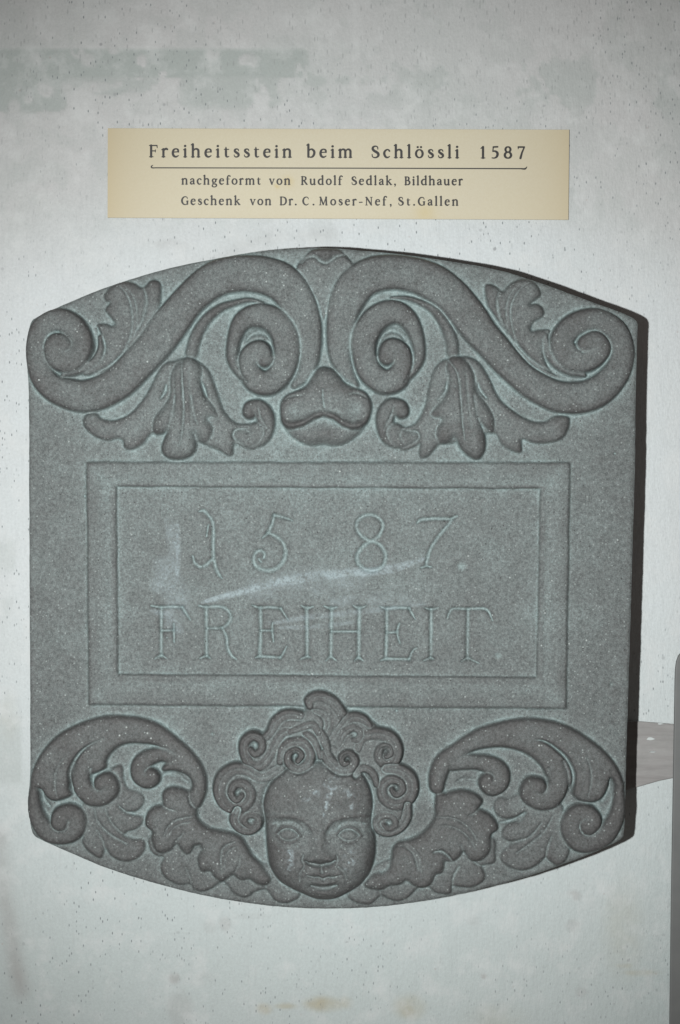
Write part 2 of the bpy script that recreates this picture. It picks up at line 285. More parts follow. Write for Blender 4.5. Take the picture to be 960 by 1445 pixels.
groove([(456,551,1),(456,562,1.6),(458,577,1)], 2.2); groove([(400,566,1),(412,560,2.4),(428,559,1)], 1.5); groove([(517,562,1),(505,556,2.4),(492,557,1)], 1.5)

# ------------------------------------------------------------------ wings
def wing(side):
    L = side == 'left'
    WG = part('wing', None, side+' wing of the cherub')
    # low back feathers
    bf = ([(212,1180),(211,1196),(220,1207),(231,1209),(226.5,1223),(232,1236),(246,1246),(258,1248),(268,1247),(274,1254.5),(286,1258),(300,1253),(312,1244.5),(320,1247),(328,1258),(340,1265),(350,1265),(360,1258),(374,1254.5),(380,1259),(388,1270),(402,1274),(414,1271),(424,1262),(420,1240),(380,1220),(300,1190),(240,1180)] if L else
          [(699,1203),(698,1217),(681,1221),(684,1230),(684.5,1239),(678,1246.5),(664,1252),(648,1251),(639,1250),(636,1260.5),(622,1261),(612,1258),(603,1250),(590,1253),(576,1266),(562,1271),(548,1268),(538,1263.5),(530,1270),(522,1276),(510,1275),(500,1272),(490,1263),(500,1240),(540,1215),(620,1190),(692,1180)])
    BF = part('under_feather', WG)
    poly(bf, 4.2, BF, edge=4, drop=3, dome=0.8, dw=8)
    for q_ in ([[(272,1250,1),(268,1236,2.5),(262,1222,2)],[(316,1246,1),(318,1236,2),(322,1224,1.5)],[(375,1254,1),(376,1245,2),(372,1235,1)]] if L else [[(638,1252,1),(640,1236,2.5),(648,1222,2)],[(590,1252,1),(588,1242,2),(580,1232,1)],[(538,1263,1),(536,1252,2),(540,1242,1)],[(681,1222,1),(672,1218,2),(664,1210,1)]]):
        groove(q_, 1.4, None, 'u')
    # low leaf between the volutes
    LL = part('low_leaf', WG)
    if L:
        poly([(112,1150),(118,1178),(116,1187),(124,1200),(142,1211),(148,1201),(150,1197),(158,1208),(174,1215),(190,1213),(202,1204),(206.5,1192),(202,1184),(190,1183),(177,1179),(181,1173),(192,1170),(202,1161),(203,1152),(189,1149),(184,1146),(194,1144),(203.5,1134),(203,1122),(194,1116),(182,1112),(176,1100),(172,1078),(150,1090),(120,1130)], 4.2, LL, edge=4, drop=3, dome=1.2, dw=8)
        groove([(134,1140,1),(140,1160,2.5),(158,1178,3),(180,1190,2)], 1.6, None, 'u'); groove([(168,1136,1),(178,1145,2.5),(190,1149,1.5)], 2.4, None, 'u'); groove([(148,1198,1),(146,1186,2.5),(138,1170,2)], 1.4, None, 'u')
        groove([(150,1140,1),(158,1160,2.5),(176,1178,1.5)], 1.5, None, 'u')
    else:
        poly([(728,1120),(718,1126),(704,1124),(696,1133),(697,1144),(702,1151),(712,1155),(728,1153),(741,1146),(735,1158),(720,1160),(709,1168),(708,1178),(712,1184),(722,1187),(738,1184),(730,1188),(716,1194),(707,1204),(706,1212),(716,1222),(734,1227.5),(750,1225),(762,1217),(770,1210),(778,1217),(788,1221),(798,1214),(804,1199),(800,1180),(795,1140),(770,1110)], 4.2, LL, edge=4, drop=3, dome=1.2, dw=8)
        groove([(742,1146,1),(724,1157,2.5),(706,1161,1.5)], 2.6, None, 'u'); groove([(780,1150,1),(768,1172,2.5),(748,1190,3),(728,1203,1.5)], 1.6, None, 'u'); groove([(740,1184,1),(752,1176,2.5),(764,1160,1)], 1.8, None, 'u')
        groove([(770,1210,1),(772,1196,2.5),(778,1180,2)], 1.4, None, 'u')
    # lower raised feather mass
    LF = part('feather', WG)
    if L:
        poly([(275,1120),(279,1138),(279,1148),(284,1158),(295,1166.5),(310.6,1170),(326.7,1173),(340.4,1179),(348.4,1190.8),(356.4,1204.6),(368,1216),(379.4,1230),(383.5,1239),(377,1247),(363,1246),(353,1239),(340.4,1240.5),(329,1233.5),(322,1238),(313,1242.4),(301.4,1234.5),(297.5,1228),(285.4,1228),(280,1218),(280,1206),(286,1196),(277,1193),(269.4,1203),(264.8,1204.6),(256,1197.5),(250.5,1189.5),(245,1196),(237,1201),(226,1202),(219,1196.5),(214.6,1182),(215.5,1172.5),(207.5,1165.6),(205.7,1156),(210,1144),(219,1136),(230,1133.5),(229.3,1124),(231.6,1115),(242,1109),(256,1110.5),(268,1116)], 11, LF, edge=7, drop=5.5, dome=2, dw=10)
        groove([(233,1178,1),(239,1164,2),(252,1154,2.2),(272,1150,1)], 2.0); groove([(240,1176,1),(246,1166,1.8),(258,1160,1.8),(270,1158,1)], 1.6)
        groove([(314,1228,1),(313,1206,2),(318,1192,2.2),(334,1185,1)], 2.0); groove([(318,1222,1),(319,1206,1.8),(326,1196,1.8),(336,1192,1)], 1.4)
        groove([(248,1186,1),(256,1178,2.2),(262,1172,1)], 1.5, None, 'u'); groove([(228,1134,1),(240,1140,2.4),(250,1142,1)], 1.6, None, 'u'); groove([(284,1190,1.5),(276,1193,3)], 2.5, None, 'u')
        groove([(330,1232,1),(338,1218,2.4),(340,1204,1)], 1.2, None, 'u')
    else:
        poly([(616,1116),(613,1136),(613.5,1150),(604,1166),(590,1177.5),(574,1184.5),(562,1187),(554,1196),(552,1210),(548,1222),(540,1229),(530,1229),(522,1234),(512.5,1247),(524,1253),(538,1254),(550,1248.5),(564,1247),(573,1241.5),(580,1246),(590,1251),(600,1251),(609,1245),(615,1233),(624,1230),(627,1220),(628,1214),(640,1214),(650,1206),(654,1201),(662,1211.5),(672,1214),(684,1209),(692,1196),(693,1177),(702,1170),(701,1160),(692,1148),(680,1141.5),(675,1140),(681,1131),(678,1124),(666,1116),(650,1113),(636,1115.5),(628,1118)], 11, LF, edge=7, drop=5.5, dome=2, dw=10)
        groove([(614,1152,1),(632,1151,1.8),(650,1157,2),(664,1170,2),(672,1184,1)], 1.8); groove([(616,1164,1),(632,1163,1.6),(650,1170,1.8),(664,1184,1.8),(670,1196,1)], 1.6)
        groove([(560,1192,1),(572,1192,2),(584,1204,2.2),(590,1224,2)], 1.8); groove([(566,1187,1),(580,1192,1.6),(590,1206,1.8),(594,1228,1)], 1.4)
        groove([(610,1200,1),(622,1199,3),(632,1206,2.5),(637,1212,1)], 2.6, None, 'u'); groove([(654,1202,1),(650,1190,2.4)], 1.2, None, 'u'); groove([(675,1140,1),(668,1146,2.4),(660,1148,1)], 1.6, None, 'u')
    # arched upper feather, ending in three volutes
    CR = part('arched_feather', WG)
    if L:
        poly([(46,1112),(45,1096),(52,1076),(64,1056),(80,1039),(98,1027),(116,1019),(136,1012.5),(154,1009),(180,1009.5),(198,1011.6),(222,1019),(240,1031),(258,1046),(274,1062),(285.5,1078),(291.8,1095),(292.7,1111),(288.8,1126.7),(279,1140),(268,1130),(268,1116),(271.5,1110),(270,1099),(261,1091),(246,1086.8),(230,1087),(232,1078),(246,1067),(238,1060),(222,1052),(202,1048.5),(182,1048.5),(168,1053),(158,1062),(152,1072),(150,1084),(130,1092),(112,1092),(104,1097),(99,1110),(103,1120),(96,1125),(78,1129.5),(66,1123),(58,1112)], 10, CR, edge=6, drop=5, dome=2, dw=9)
        groove([(150,1040,.8),(134,1047,1.8),(118,1058,3.2),(106,1074,4),(100,1092,4),(104,1112,3)], 8.5, None, 'u')
        groove([(92,1068,1),(82,1085,2),(80,1105,2),(83,1122,1)], 1.4)
        V_ = part('volute', WG)
        ribbon([(146,1046,8,10.5),(126,1066,11,11),(117,1088,13,11),(117,1105,14,11.6),(128,1120,14,12.2),(144,1122,13.5,13),(156,1112,13.5,13.8),(153,1101,13,14.6),(146,1103,12,15.4)], V_, flush=0.3)
        V_ = part('volute', WG)
        ribbon([(258,1076,11,10.5),(232,1064,10,10.8),(212,1068,12,10.8),(200,1078,13,11.4),(199,1092,13,12),(208,1099,12.5,12.8),(216,1096,12,13.6),(214,1090,9,14.2)], V_, flush=0.3)
        groove([(227,1098,1),(234,1092,4),(250,1094,6),(264,1104,4)], 4, None, 'u')
        V_ = part('volute', WG)
        ribbon([(50,1108,6,7.5),(49,1130,9.5,8.5),(54,1152,12,9.5),(68,1172,13.5,10.5),(86,1178,12.5,11),(104,1170,15,11.6),(109,1154,14.5,12.2),(100,1146,13.5,13),(89,1150,14,14),(87,1158,13.5,15)], V_, flush=0.3)
        groove([(60,1114,1),(62,1128,4),(70,1138,3)], 3, None, 'u')
    else:
        poly([(606,1112),(605,1094),(610,1076),(620,1062),(636,1051),(652,1040),(674,1027),(702,1018.4),(725,1014),(750,1012.6),(770,1014.8),(790,1019.6),(810,1028.6),(830,1041),(850,1057),(866,1075),(876,1094),(880,1112),(872,1116),(861,1097),(857,1110),(850,1124),(838,1131),(824,1131),(814,1127),(806,1118),(802,1106),(786,1098),(772,1096),(764,1082),(750,1068),(730,1058),(706,1054),(680,1056),(662,1062),(648,1072),(638,1080),(632,1092),(628,1104),(625,1116),(616,1120)], 10, CR, edge=6, drop=5, dome=2, dw=9)
        groove([(752,1042,.8),(768,1045,2),(786,1057,3.4),(800,1072,4.5),(808,1092,4.5),(806,1116,3)], 8.5, None, 'u')
        groove([(826,1066,1),(832,1084,2),(832,1104,2),(828,1122,1)], 1.4)
        V_ = part('volute', WG)
        ribbon([(752,1046,8,10.5),(776,1066,11,11),(786,1086,14,11),(787,1104,15,11.6),(778,1122,15.5,12.2),(762,1127,14.5,13),(747,1118,14,13.8),(749,1107,12.5,14.6),(758,1108,12.5,15.4)], V_, flush=0.3)
        V_ = part('volute', WG)
        ribbon([(640,1074,13,9),(668,1074,11,10),(690,1078,13,10.8),(704,1088,14,11.4),(704,1102,14,12),(694,1109,13,12.8),(686,1103,11.5,13.6),(688,1098,9.5,14.2)], V_, flush=0.3)
        groove([(644,1104,1),(654,1100,4),(668,1101,3)], 2, None, 'u')
        V_ = part('volute', WG)
        ribbon([(872,1104,6,7.5),(873,1130,9,8.5),(868,1154,12,9.5),(854,1176,14,10.5),(836,1187,13.5,11),(816,1185,15,11.4),(805,1166,15.5,12),(812,1150,15,12.6),(827,1146,13,13.2),(836,1156,12.5,14),(829,1163,13.5,15)], V_, flush=0.3)
        groove([(861,1098,1),(859,1116,4),(850,1130,3.5)], 3, None, 'u')
    return WG
wing('left'); wing('right')

# ------------------------------------------------------------------ cherub head
OFFY = -3.0
HD = part('cherub_head', None, 'curly haired child face carved in high relief')
def face_fn(X, Y, s):
    t = np.clip(-s/66, 0, 1)
    return 27*np.sqrt(np.clip(1-(1-t)**2.4, 0, 1))
poly([(372,1112),(369,1130),(372,1146),(375,1160),(375.5,1176),(377,1196),(380,1218),(386,1232),(396,1245),(412,1255),(428,1262.5),(444,1269),(460,1271),(474,1269),(488,1262.5),(500,1255.5),(511,1247),(522,1232),(528,1215),(530,1198),(529.5,1182),(526.5,1168),(527,1150),(529,1130),(526,1108),(512,1088),(485,1078),(450,1074),(415,1078),(388,1092)], 11, HD, edge=9, drop=7, fn=face_fn)
OFFY = -6.0
bump(450,1122,46,22,2.5)
# eye sockets set back under the brows
for pts in ([(386,1164,2),(394,1162,8),(408,1162,12),(424,1166,11),(436,1174,7)], [(464,1174,7),(477,1166,11),(492,1162,12),(506,1162,8),(515,1164,2)]): groove(pts, 3.6, None, 'u')
for pts in ([(378,1156,1.5),(396,1152,2.6),(416,1152.5,3),(432,1158,3),(440,1168,2)], [(461,1168,2),(468,1158,3),(484,1153.5,3),(504,1151.5,2.6),(522,1154,1.5)]): groove([(a, b, c*1.5) for a, b, c in pts], -2.0, None, 'u')
bump(408,1178,17,9,-3.5); bump(492,1178,17,9,-3.5)
bump(398,1216,15,17,6.5); bump(507,1216,15,17,6.5); bump(385,1158,7,20,-2); bump(520,1158,7,20,-2)
for ex, ey, sg in ((408,1178,1), (492,1178.5,-1)):
    bump(ex, ey, 9.5, 6, 5.5)
    groove([(ex-17,ey-2,1.8),(ex-9,ey-10,2.4),(ex+1,ey-12,2.6),(ex+10,ey-8.6,2.4),(ex+18,ey+1,1.8)], -2.8, None, 'u')
    groove([(ex-15,ey-.5,1.2),(ex-8,ey-6.6,1.9),(ex+1,ey-8.2,2.1),(ex+9,ey-5.2,1.9),(ex+15,ey,1.2)], 1.9)
    groove([(ex-16,ey+1,1.6),(ex-8,ey+8.6,2.3),(ex+1,ey+10.6,2.4),(ex+10,ey+7.6,2.3),(ex+18,ey+1,1.6)], -2.2, None, 'u')
    groove([(ex-14,ey+1,1),(ex-7,ey+5.6,1.6),(ex+1,ey+6.9,1.7),(ex+9,ey+4.8,1.6),(ex+15,ey+1,1)], 1.1)
    groove([(ex-19,ey-6,1.6),(ex-10,ey-16,2.3),(ex+2,ey-19,2.6),(ex+13,ey-15,2.3),(ex+20,ey-6,1.6)], .7, None, 'u')
    groove([(ex-12,ey+15,2),(ex,ey+18,3),(ex+13,ey+15,2)], .8, None, 'u')
    bump(ex+1, ey-1, 2.2, 2.2, -1.6)
# nose
for yy_, w_, a_ in ((1160,7,2.2),(1170,7.5,3.0),(1180,8,3.6),(1190,8.5,4.2),(1200,9,5.0)): bump(450+(yy_-1160)*.04, yy_, w_, 8, a_)
bump(452,1207,7.5,6.5,6.5); bump(439,1210,4.6,4.6,5.0); bump(465.5,1210,4.6,4.6,5.0)
groove([(432,1214,2.4),(440,1218,4.0),(452,1219.5,4.4),(464,1218,4.0),(473,1213,2.4)], 8.0, None, 'u')
bump(443,1216,3.4,2.2,-4); bump(461,1216,3.4,2.2,-4)
groove([(430,1204,1),(427.5,1212,2.2),(431,1220,1)], 2.0, None, 'u'); groove([(475,1204,1),(477,1212,2.2),(474,1220,1)], 2.0, None, 'u')
groove([(430,1222,2),(424,1232,3),(424,1242,2)], 1.6, None, 'u'); groove([(477,1221,2),(486,1230,3),(489,1240,2)], 1.6, None, 'u')
# mouth and chin
bump(455,1237,22,12,4.0); groove([(454,1221,2),(455,1230,3)], 2.0, None, 'u')
groove([(433,1233.5,1.2),(444,1236.5,2.4),(450,1236,2.6),(456,1238.5,2.8),(463,1236,2.6),(471,1236.5,2.4),(482,1233,1.2)], 5.0)
groove([(438,1232,1.6),(448,1230.3,2.6),(456,1232.6,2.2),(463,1230.3,2.6),(476,1231.5,1.6)], -2.0, None, 'u')
groove([(441,1242,2),(450,1244,3.2),(457,1244.5,3.2),(466,1243.5,3.2),(475,1241,2)], -2.8, None, 'u')
groove([(440,1249.5,2.4),(457,1252.5,4.6),(475,1249,2.4)], 3.4, None, 'u')
bump(458,1261,14,5,3.4)
OFFY = -1.5
HR = part('hair', HD, 'mass of hair behind the curls')
poly([(431,986),(448,976.5),(468,985),(490,1003),(512,1008),(534,1025),(556,1036),(566,1060),(565,1078),(584,1092),(589,1112),(581,1132),(576,1150),(566,1168),(548,1180),(532,1176),(524,1160),(526,1130),(520,1106),(505,1086),(480,1078),(450,1074),(420,1080),(400,1088),(382,1106),(373,1130),(374,1155),(368,1170),(350,1174),(334,1165),(327,1148),(309,1130),(307,1110),(318,1090),(340,1079),(350,1086),(343,1060),(347,1042),(360,1033),(380,1033),(390,1011),(412,1001),(430,1004)], 13, HR, edge=8, drop=7, dome=5, dw=12)
def curl(lab, *rib):
    c_ = part('curl', HD, lab)
    for r in rib: ribbon(r, c_, prof_strand, step=1.6)
PITS = [(361,1055),(337,1122),(356,1162),(418,1066),(490,1072),(544,1061),(560,1114),(548,1164),(500,1040)]
def R(zs, ze, pts):
    n = len(pts)-1; return [(x, y, r, zs+(ze-zs)*i/n) for i, (x, y, r) in enumerate(pts)]
curl('long wavy curl at the upper left of the head', R(14,16,[(424,1010,7),(405,1009,8),(391,1018,8),(383,1033,7),(374,1042,6)]), R(16,22,[(424,1034,6),(402,1033,7),(390,1048,8),(380,1068,8),(367,1080,8),(353,1076,8),(346,1060,8),(347,1046,7.5),(358,1038,7),(369,1044,6.5),(370,1056,6),(361,1063,5),(355,1057,4.5)]))
curl('large curl beside the left temple', R(14,23,[(396,1084,7),(380,1094,8),(366,1096,8),(350,1087,8.5),(332,1085,9),(316,1097,10),(311,1116,9.5),(319,1134,9),(336,1140,8.5),(351,1131,8),(355,1117,7.5),(346,1105,7),(333,1106,6.5),(328,1118,5.5),(335,1127,5),(342,1121,4.5)]))
curl('small curl beside the left cheek', R(12,18,[(336,1142,6),(331,1156,7),(338,1168,6.5),(352,1172,6.5),(364,1165,6),(364,1153,6),(353,1149,5.5),(346,1157,4.5),(353,1164,4),(360,1160,3.5)]))
curl('round curl on the left of the forehead', R(20,29,[(396,1074,5),(400,1056,6.5),(412,1047,7.5),(428,1047,8),(438,1060,8),(435,1076,7.5),(421,1083,7),(409,1075,6.5),(408,1063,6),(418,1057,5.5),(426,1064,5),(421,1072,4)]))
curl('round curl on the right of the forehead', R(20,29,[(452,1036,6),(455,1052,8),(464,1070,8.5),(478,1083,8.5),(494,1083,7.5),(500,1071,7),(492,1062,6),(483,1067,5.5),(485,1076,4.5),(491,1074,3.5)]))
curl('curl at the upper right of the head', R(17,24,[(505,1056,6),(512,1040,8),(530,1035,9),(550,1040,9),(560,1056,8.5),(556,1073,8),(543,1077,7),(534,1067,6.5),(537,1055,6),(547,1053,5.5),(551,1061,5),(545,1066,4)]))
curl('large curl beside the right temple', R(16,24,[(545,1084,7),(562,1086,9),(578,1097,9.5),(581,1115,9.5),(572,1130,9),(556,1134,8.5),(542,1125,8),(539,1110,7.5),(549,1099,7),(562,1101,6.5),(567,1112,6),(559,1119,5),(553,1113,4)]))
curl('small curl beside the right cheek', R(12,18,[(575,1136,6),(573,1154,7.5),(563,1168,7.5),(548,1174,7),(535,1170,6.5),(531,1159,6),(540,1150,6),(553,1152,5.5),(558,1162,5),(549,1168,4.5),(543,1163,4)]))
curl('top tuft of hair curling over the frame', R(12,14,[(452,1052,6),(459,1038,7),(464,1022,7),(459,1008,7),(446,1001,6)]), R(14,16,[(462,1040,6),(472,1024,7),(470,1006,8),(456,995,7.5),(440,995,6)]), R(16,19,[(474,1036,6),(484,1016,7.5),(478,1000,8),(466,988,8),(450,982.5,7.5),(437,988,7),(438,996,5)]))
curl('wavy lock on the right of the crown', R(13,15,[(468,1046,6),(482,1028,7.5),(496,1013,8),(512,1015,7),(522,1024,4)]), R(15,18,[(478,1050,5),(486,1034,7),(499,1027,7),(508,1034,6),(505,1043,5),(498,1043,4)]))
curl('thin lock above the right brow', R(19,21,[(502,1092,4.5),(511,1083,6),(522,1086,6),(529,1096,5.5),(531,1106,4)]))
curl('thin lock between the two forehead curls', R(19,20,[(446,1026,5),(454,1038,7.5),(461,1052,6),(463,1062,3)]), R(20,21,[(432,1034,5),(442,1042,6),(449,1056,5),(452,1068,3)]), R(18,19,[(410,1032,4),(426,1026,6),(442,1022,6),(450,1034,5)]))

for x_, y_ in PITS: bump(x_, y_-3.5, 3.6, 3.6, -8)
OFFY = 0.0
# ------------------------------------------------------------------ finishing of the height field
head_ids = [k for k, p in enumerate(PARTS) if p['name'] in ('cherub_head', 'hair', 'curl', 'letter', 'numeral', 'inscription_panel')]
mh = blur(np.isin(LAB, head_ids).astype(float), 2)
H = blur(H, 0.75)*mh+blur(H, 1.2)*(1-mh)
orn = blur(((LAB > 0) & (LAB != FR) & ~np.isin(LAB, head_ids)).astype(float), 1.5); H += .34*orn*np.clip(H, 0, 20)
ins = -SD
H += 0.55*fbm(NY, NX, 26, 11, 3)+0.42*fbm(NY, NX, 5, 31, 2)
g1 = np.random.RandomState(3).rand(NY, NX)-0.5
H += 0.16*blur(g1, 0.7)*2
H += mh*1.5*fbm(NY, NX, 7, 44, 3)*(LAB == HD)
# the chipped pits
for px_, py_, r_ in ((641,547,1.6),(763,1171,1.6),(350,610,2),(300,1036,2.2),(863,966,2.5),(868,640,1.2),(120,700,1.2),(560,1003,1.4),(610,1090,1.1),(235,900,1.1)):
    bump(px_, py_, r_, r_, -3)
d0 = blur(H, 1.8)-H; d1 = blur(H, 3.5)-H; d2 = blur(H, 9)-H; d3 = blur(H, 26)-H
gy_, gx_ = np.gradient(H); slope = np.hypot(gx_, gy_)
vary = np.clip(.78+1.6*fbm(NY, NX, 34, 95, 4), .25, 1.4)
dust_and_light = 0.42+vary*(0.14*np.clip(d0, -1, 1.6)+0.05*np.clip(d1, -1.5, 2.5)+0.026*np.clip(d2, -5, 4.5)+0.016*np.clip(d3, -6, 5))-0.0022*np.clip(H, 0, 30)
dust_and_light += .13*np.exp(-(((YY-700)/330)**2+((XX-440)/330)**2))-.04*sstep(960, 1110, YY)+.05*(LAB == HD)
for cx, cy in ((136,666), (792,666), (140,982), (786,988)): dust_and_light += .16*np.exp(-((XX-cx)**2+(YY-cy)**2)/150)  # frame corners coloured lighter to imitate light on the mitres
dust_and_light -= 0.04*np.clip(slope-0.6, 0, 2)  # steep slopes toned darker
dust_and_light += .08*fbm(NY, NX, 90, 98, 4)+.085*(LAB == FR)-.10*sstep(60, 0, XX-40)*sstep(560, 640, YY)*0
dust_and_light += .05*sstep(980, 860, YY)
for cx, cy, rx, ry, a in ((408,1168,19,11,.17), (492,1168,19,11,.17), (456,1240,20,9,.10), (450,1180,4,22,.08), (400,1206,12,14,.05), (505,1206,12,14,.05)): dust_and_light += a*np.exp(-.5*(((XX-cx)/rx)**2+((YY-cy)/ry)**2))  # dusty eye sockets and mouth; nose bridge and cheeks painted lighter as if lit
dust_and_light += .20*np.clip(blur(LIME, .8)*1.25, 0, 1)
dust_and_light += 0.05*sstep(.02, .2, fbm(NY, NX, 40, 91, 4))
dust_and_light = np.clip(dust_and_light, 0, 1)
# flash glint over the inscription, painted in as pale, glossier strokes
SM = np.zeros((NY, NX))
def pale_streak(pts, amp):
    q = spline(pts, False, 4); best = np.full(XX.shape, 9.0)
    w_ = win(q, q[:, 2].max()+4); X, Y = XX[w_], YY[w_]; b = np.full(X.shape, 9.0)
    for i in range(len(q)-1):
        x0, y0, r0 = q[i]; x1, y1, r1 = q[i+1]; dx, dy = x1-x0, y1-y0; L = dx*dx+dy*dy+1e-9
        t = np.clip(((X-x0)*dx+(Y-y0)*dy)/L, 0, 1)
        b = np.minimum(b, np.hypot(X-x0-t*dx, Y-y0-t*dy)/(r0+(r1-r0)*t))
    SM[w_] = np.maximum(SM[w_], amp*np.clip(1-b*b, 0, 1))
pale_streak([(285,850,3),(330,838,6),(400,820,9),(470,811,9),(520,807,8),(560,801,7),(598,789,3)], 1.15); pale_streak([(360,832,20),(430,822,26),(500,820,20)], .35)
pale_streak([(238,735,8),(245,780,14),(225,825,16)], .5); pale_streak([(232,800,20),(250,850,22),(240,880,12)], .38)
pale_streak([(250,742,4),(251,780,5),(249,820,4)], .8); pale_streak([(245,766,3.5),(248,768,3.5)], 1.2); pale_streak([(380,880,3),(430,872,5),(520,862,5),(600,852,3)], .55); pale_streak([(395,886,3),(450,884,4),(500,878,3)], .5)
pale_streak([(214,862,3),(240,870,10),(252,890,8)], .6); pale_streak([(470,850,10),(520,845,12),(590,850,8)], .35)
# pale streaks on the face
SM_GLARE = SM.copy(); SM[:] = 0
for q_ in ([(462,1108,3),(480,1116,4),(500,1124,2)],[(470,1098,2),(455,1115,3),(430,1128,2)],[(449,1165,2),(451,1200,3)],[(411,1200,2.5),(411,1225,3)],[(495,1200,4),(493,1212,5),(490,1228,3)],[(497,1122,1.5),(494,1150,2)],[(478,1090,3),(462,1130,2),(458,1156,1.5)]):
    pale_streak([(a, b-6, c*2.2) for a, b, c in q_], .42)
SM = np.maximum(SM_GLARE, SM*2.2*sstep(.02, .22, fbm(NY, NX, 6, 171, 3)+.25*fbm(NY, NX, 20, 173, 2)))
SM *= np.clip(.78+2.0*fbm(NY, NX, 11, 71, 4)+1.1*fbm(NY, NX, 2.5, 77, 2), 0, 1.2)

# ------------------------------------------------------------------ materials
def mat(name):
    m = bpy.data.materials.new(name); m.use_nodes = True; nt = m.node_tree
    return m, nt, nt.nodes, nt.links, nt.nodes['Principled BSDF']
def N(nt, typ, **kw):
    n = nt.nodes.new(typ)
    for k, v in kw.items(): setattr(n, k, v)
    return n
def mixc(nt, fac, a, b, mode='MIX'):
    n = nt.nodes.new('ShaderNodeMix'); n.data_type = 'RGBA'; n.blend_type = mode
    for sock, v in ((n.inputs[0], fac), (n.inputs[6], a), (n.inputs[7], b)):
        if hasattr(v, 'links'): nt.links.new(v, sock)
        elif isinstance(v, (int, float)): sock.default_value = v
        else: sock.default_value = tuple(v)+(1,)
    return n.outputs[2]
def mrange(nt, v, a, b, c, d):
    n = nt.nodes.new('ShaderNodeMapRange'); nt.links.new(v, n.inputs[0])
    for i, x in enumerate((a, b, c, d)): n.inputs[i+1].default_value = x
    return n.outputs[0]
def noise_n(nt, co, scale, det=3, rough=.6):
    n = nt.nodes.new('ShaderNodeTexNoise'); n.inputs['Scale'].default_value = scale; n.inputs['Detail'].default_value = det; n.inputs['Roughness'].default_value = rough
    nt.links.new(co, n.inputs['Vector']); return n.outputs[0]
def speck(nt, co, scale, thr, rnd=1.0):
    v = nt.nodes.new('ShaderNodeTexVoronoi'); v.inputs['Scale'].default_value = scale; nt.links.new(co, v.inputs['Vector'])
    sp = nt.nodes.new('ShaderNodeSeparateColor'); nt.links.new(v.outputs['Color'], sp.inputs[0])
    a = mrange(nt, v.outputs['Distance'], .32, .16, 0, 1); b = mrange(nt, sp.outputs[0], thr, thr+.03, 0, 1)
    m = nt.nodes.new('ShaderNodeMath'); m.operation = 'MULTIPLY'; nt.links.new(a, m.inputs[0]); nt.links.new(b, m.inputs[1]); return m.outputs[0]

stone, nt, nd, lk, bs = mat('cast_stone')
tc = nd.new('ShaderNodeTexCoord'); co = tc.outputs['Object']
at = N(nt, 'ShaderNodeAttribute', attribute_name='dust_and_light'); am = N(nt, 'ShaderNodeAttribute', attribute_name='pale_streak')
n1 = noise_n(nt, co, 900, 2, .7); n2 = noise_n(nt, co, 55, 5, .68); n3 = noise_n(nt, co, 9, 3, .5)
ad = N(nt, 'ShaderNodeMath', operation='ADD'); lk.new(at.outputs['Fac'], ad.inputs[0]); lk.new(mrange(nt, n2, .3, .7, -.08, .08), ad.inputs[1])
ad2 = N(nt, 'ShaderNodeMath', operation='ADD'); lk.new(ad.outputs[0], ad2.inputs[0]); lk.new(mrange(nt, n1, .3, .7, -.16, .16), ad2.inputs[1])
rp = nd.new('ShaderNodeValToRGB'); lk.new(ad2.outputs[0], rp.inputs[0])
e = rp.color_ramp.elements
e[0].position = 0.12; e[0].color = (0.084, 0.085, 0.085, 1)
e[1].position = 0.98; e[1].color = (0.235, 0.298, 0.298, 1)
x = rp.color_ramp.elements.new(0.34); x.color = (0.108, 0.117, 0.117, 1)
x = rp.color_ramp.elements.new(0.60); x.color = (0.152, 0.176, 0.175, 1)
col = mixc(nt, mrange(nt, n1, .25, .75, 0, 1), rp.outputs[0], (0.5, 0.5, 0.5), 'OVERLAY')
mx = N(nt, 'ShaderNodeMix', data_type='RGBA', blend_type='MULTIPLY'); mx.inputs[0].default_value = 1
lk.new(rp.outputs[0], mx.inputs[6])
cb = N(nt, 'ShaderNodeCombineColor'); g_ = mrange(nt, noise_n(nt, co, 430, 4, .8), .30, .70, .56, 1.52)
for i in range(3): lk.new(g_, cb.inputs[i])
lk.new(cb.outputs[0], mx.inputs[7])
c1 = mixc(nt, speck(nt, co, 380, .86), mx.outputs[2], (.27, .305, .30))
clm = N(nt, 'ShaderNodeMath', operation='MULTIPLY'); lk.new(speck(nt, co, 340, .965), clm.inputs[0]); lk.new(mrange(nt, noise_n(nt, co, 30, 3, .6), .42, .62, .1, 1), clm.inputs[1])
c1 = mixc(nt, clm.outputs[0], c1, (.46, .51, .50))
c1 = mixc(nt, speck(nt, co, 400, .95), c1, (.055, .055, .055))
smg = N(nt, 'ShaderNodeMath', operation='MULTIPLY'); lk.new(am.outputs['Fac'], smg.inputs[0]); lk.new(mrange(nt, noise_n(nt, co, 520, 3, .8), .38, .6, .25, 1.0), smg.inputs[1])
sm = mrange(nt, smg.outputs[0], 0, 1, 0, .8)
c1 = mixc(nt, sm, c1, (.34, .42, .45))  # pale streak colour, standing for the glint on the panel
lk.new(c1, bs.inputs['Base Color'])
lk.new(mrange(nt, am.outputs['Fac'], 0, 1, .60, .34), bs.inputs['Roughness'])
bs.inputs['Specular IOR Level'].default_value = 0.42
bp = nd.new('ShaderNodeBump'); bp.inputs['Strength'].default_value = .7; bp.inputs['Distance'].default_value = .0011
lk.new(noise_n(nt, co, 1300, 3, .7), bp.inputs['Height']); lk.new(bp.outputs[0], bs.inputs['Normal'])

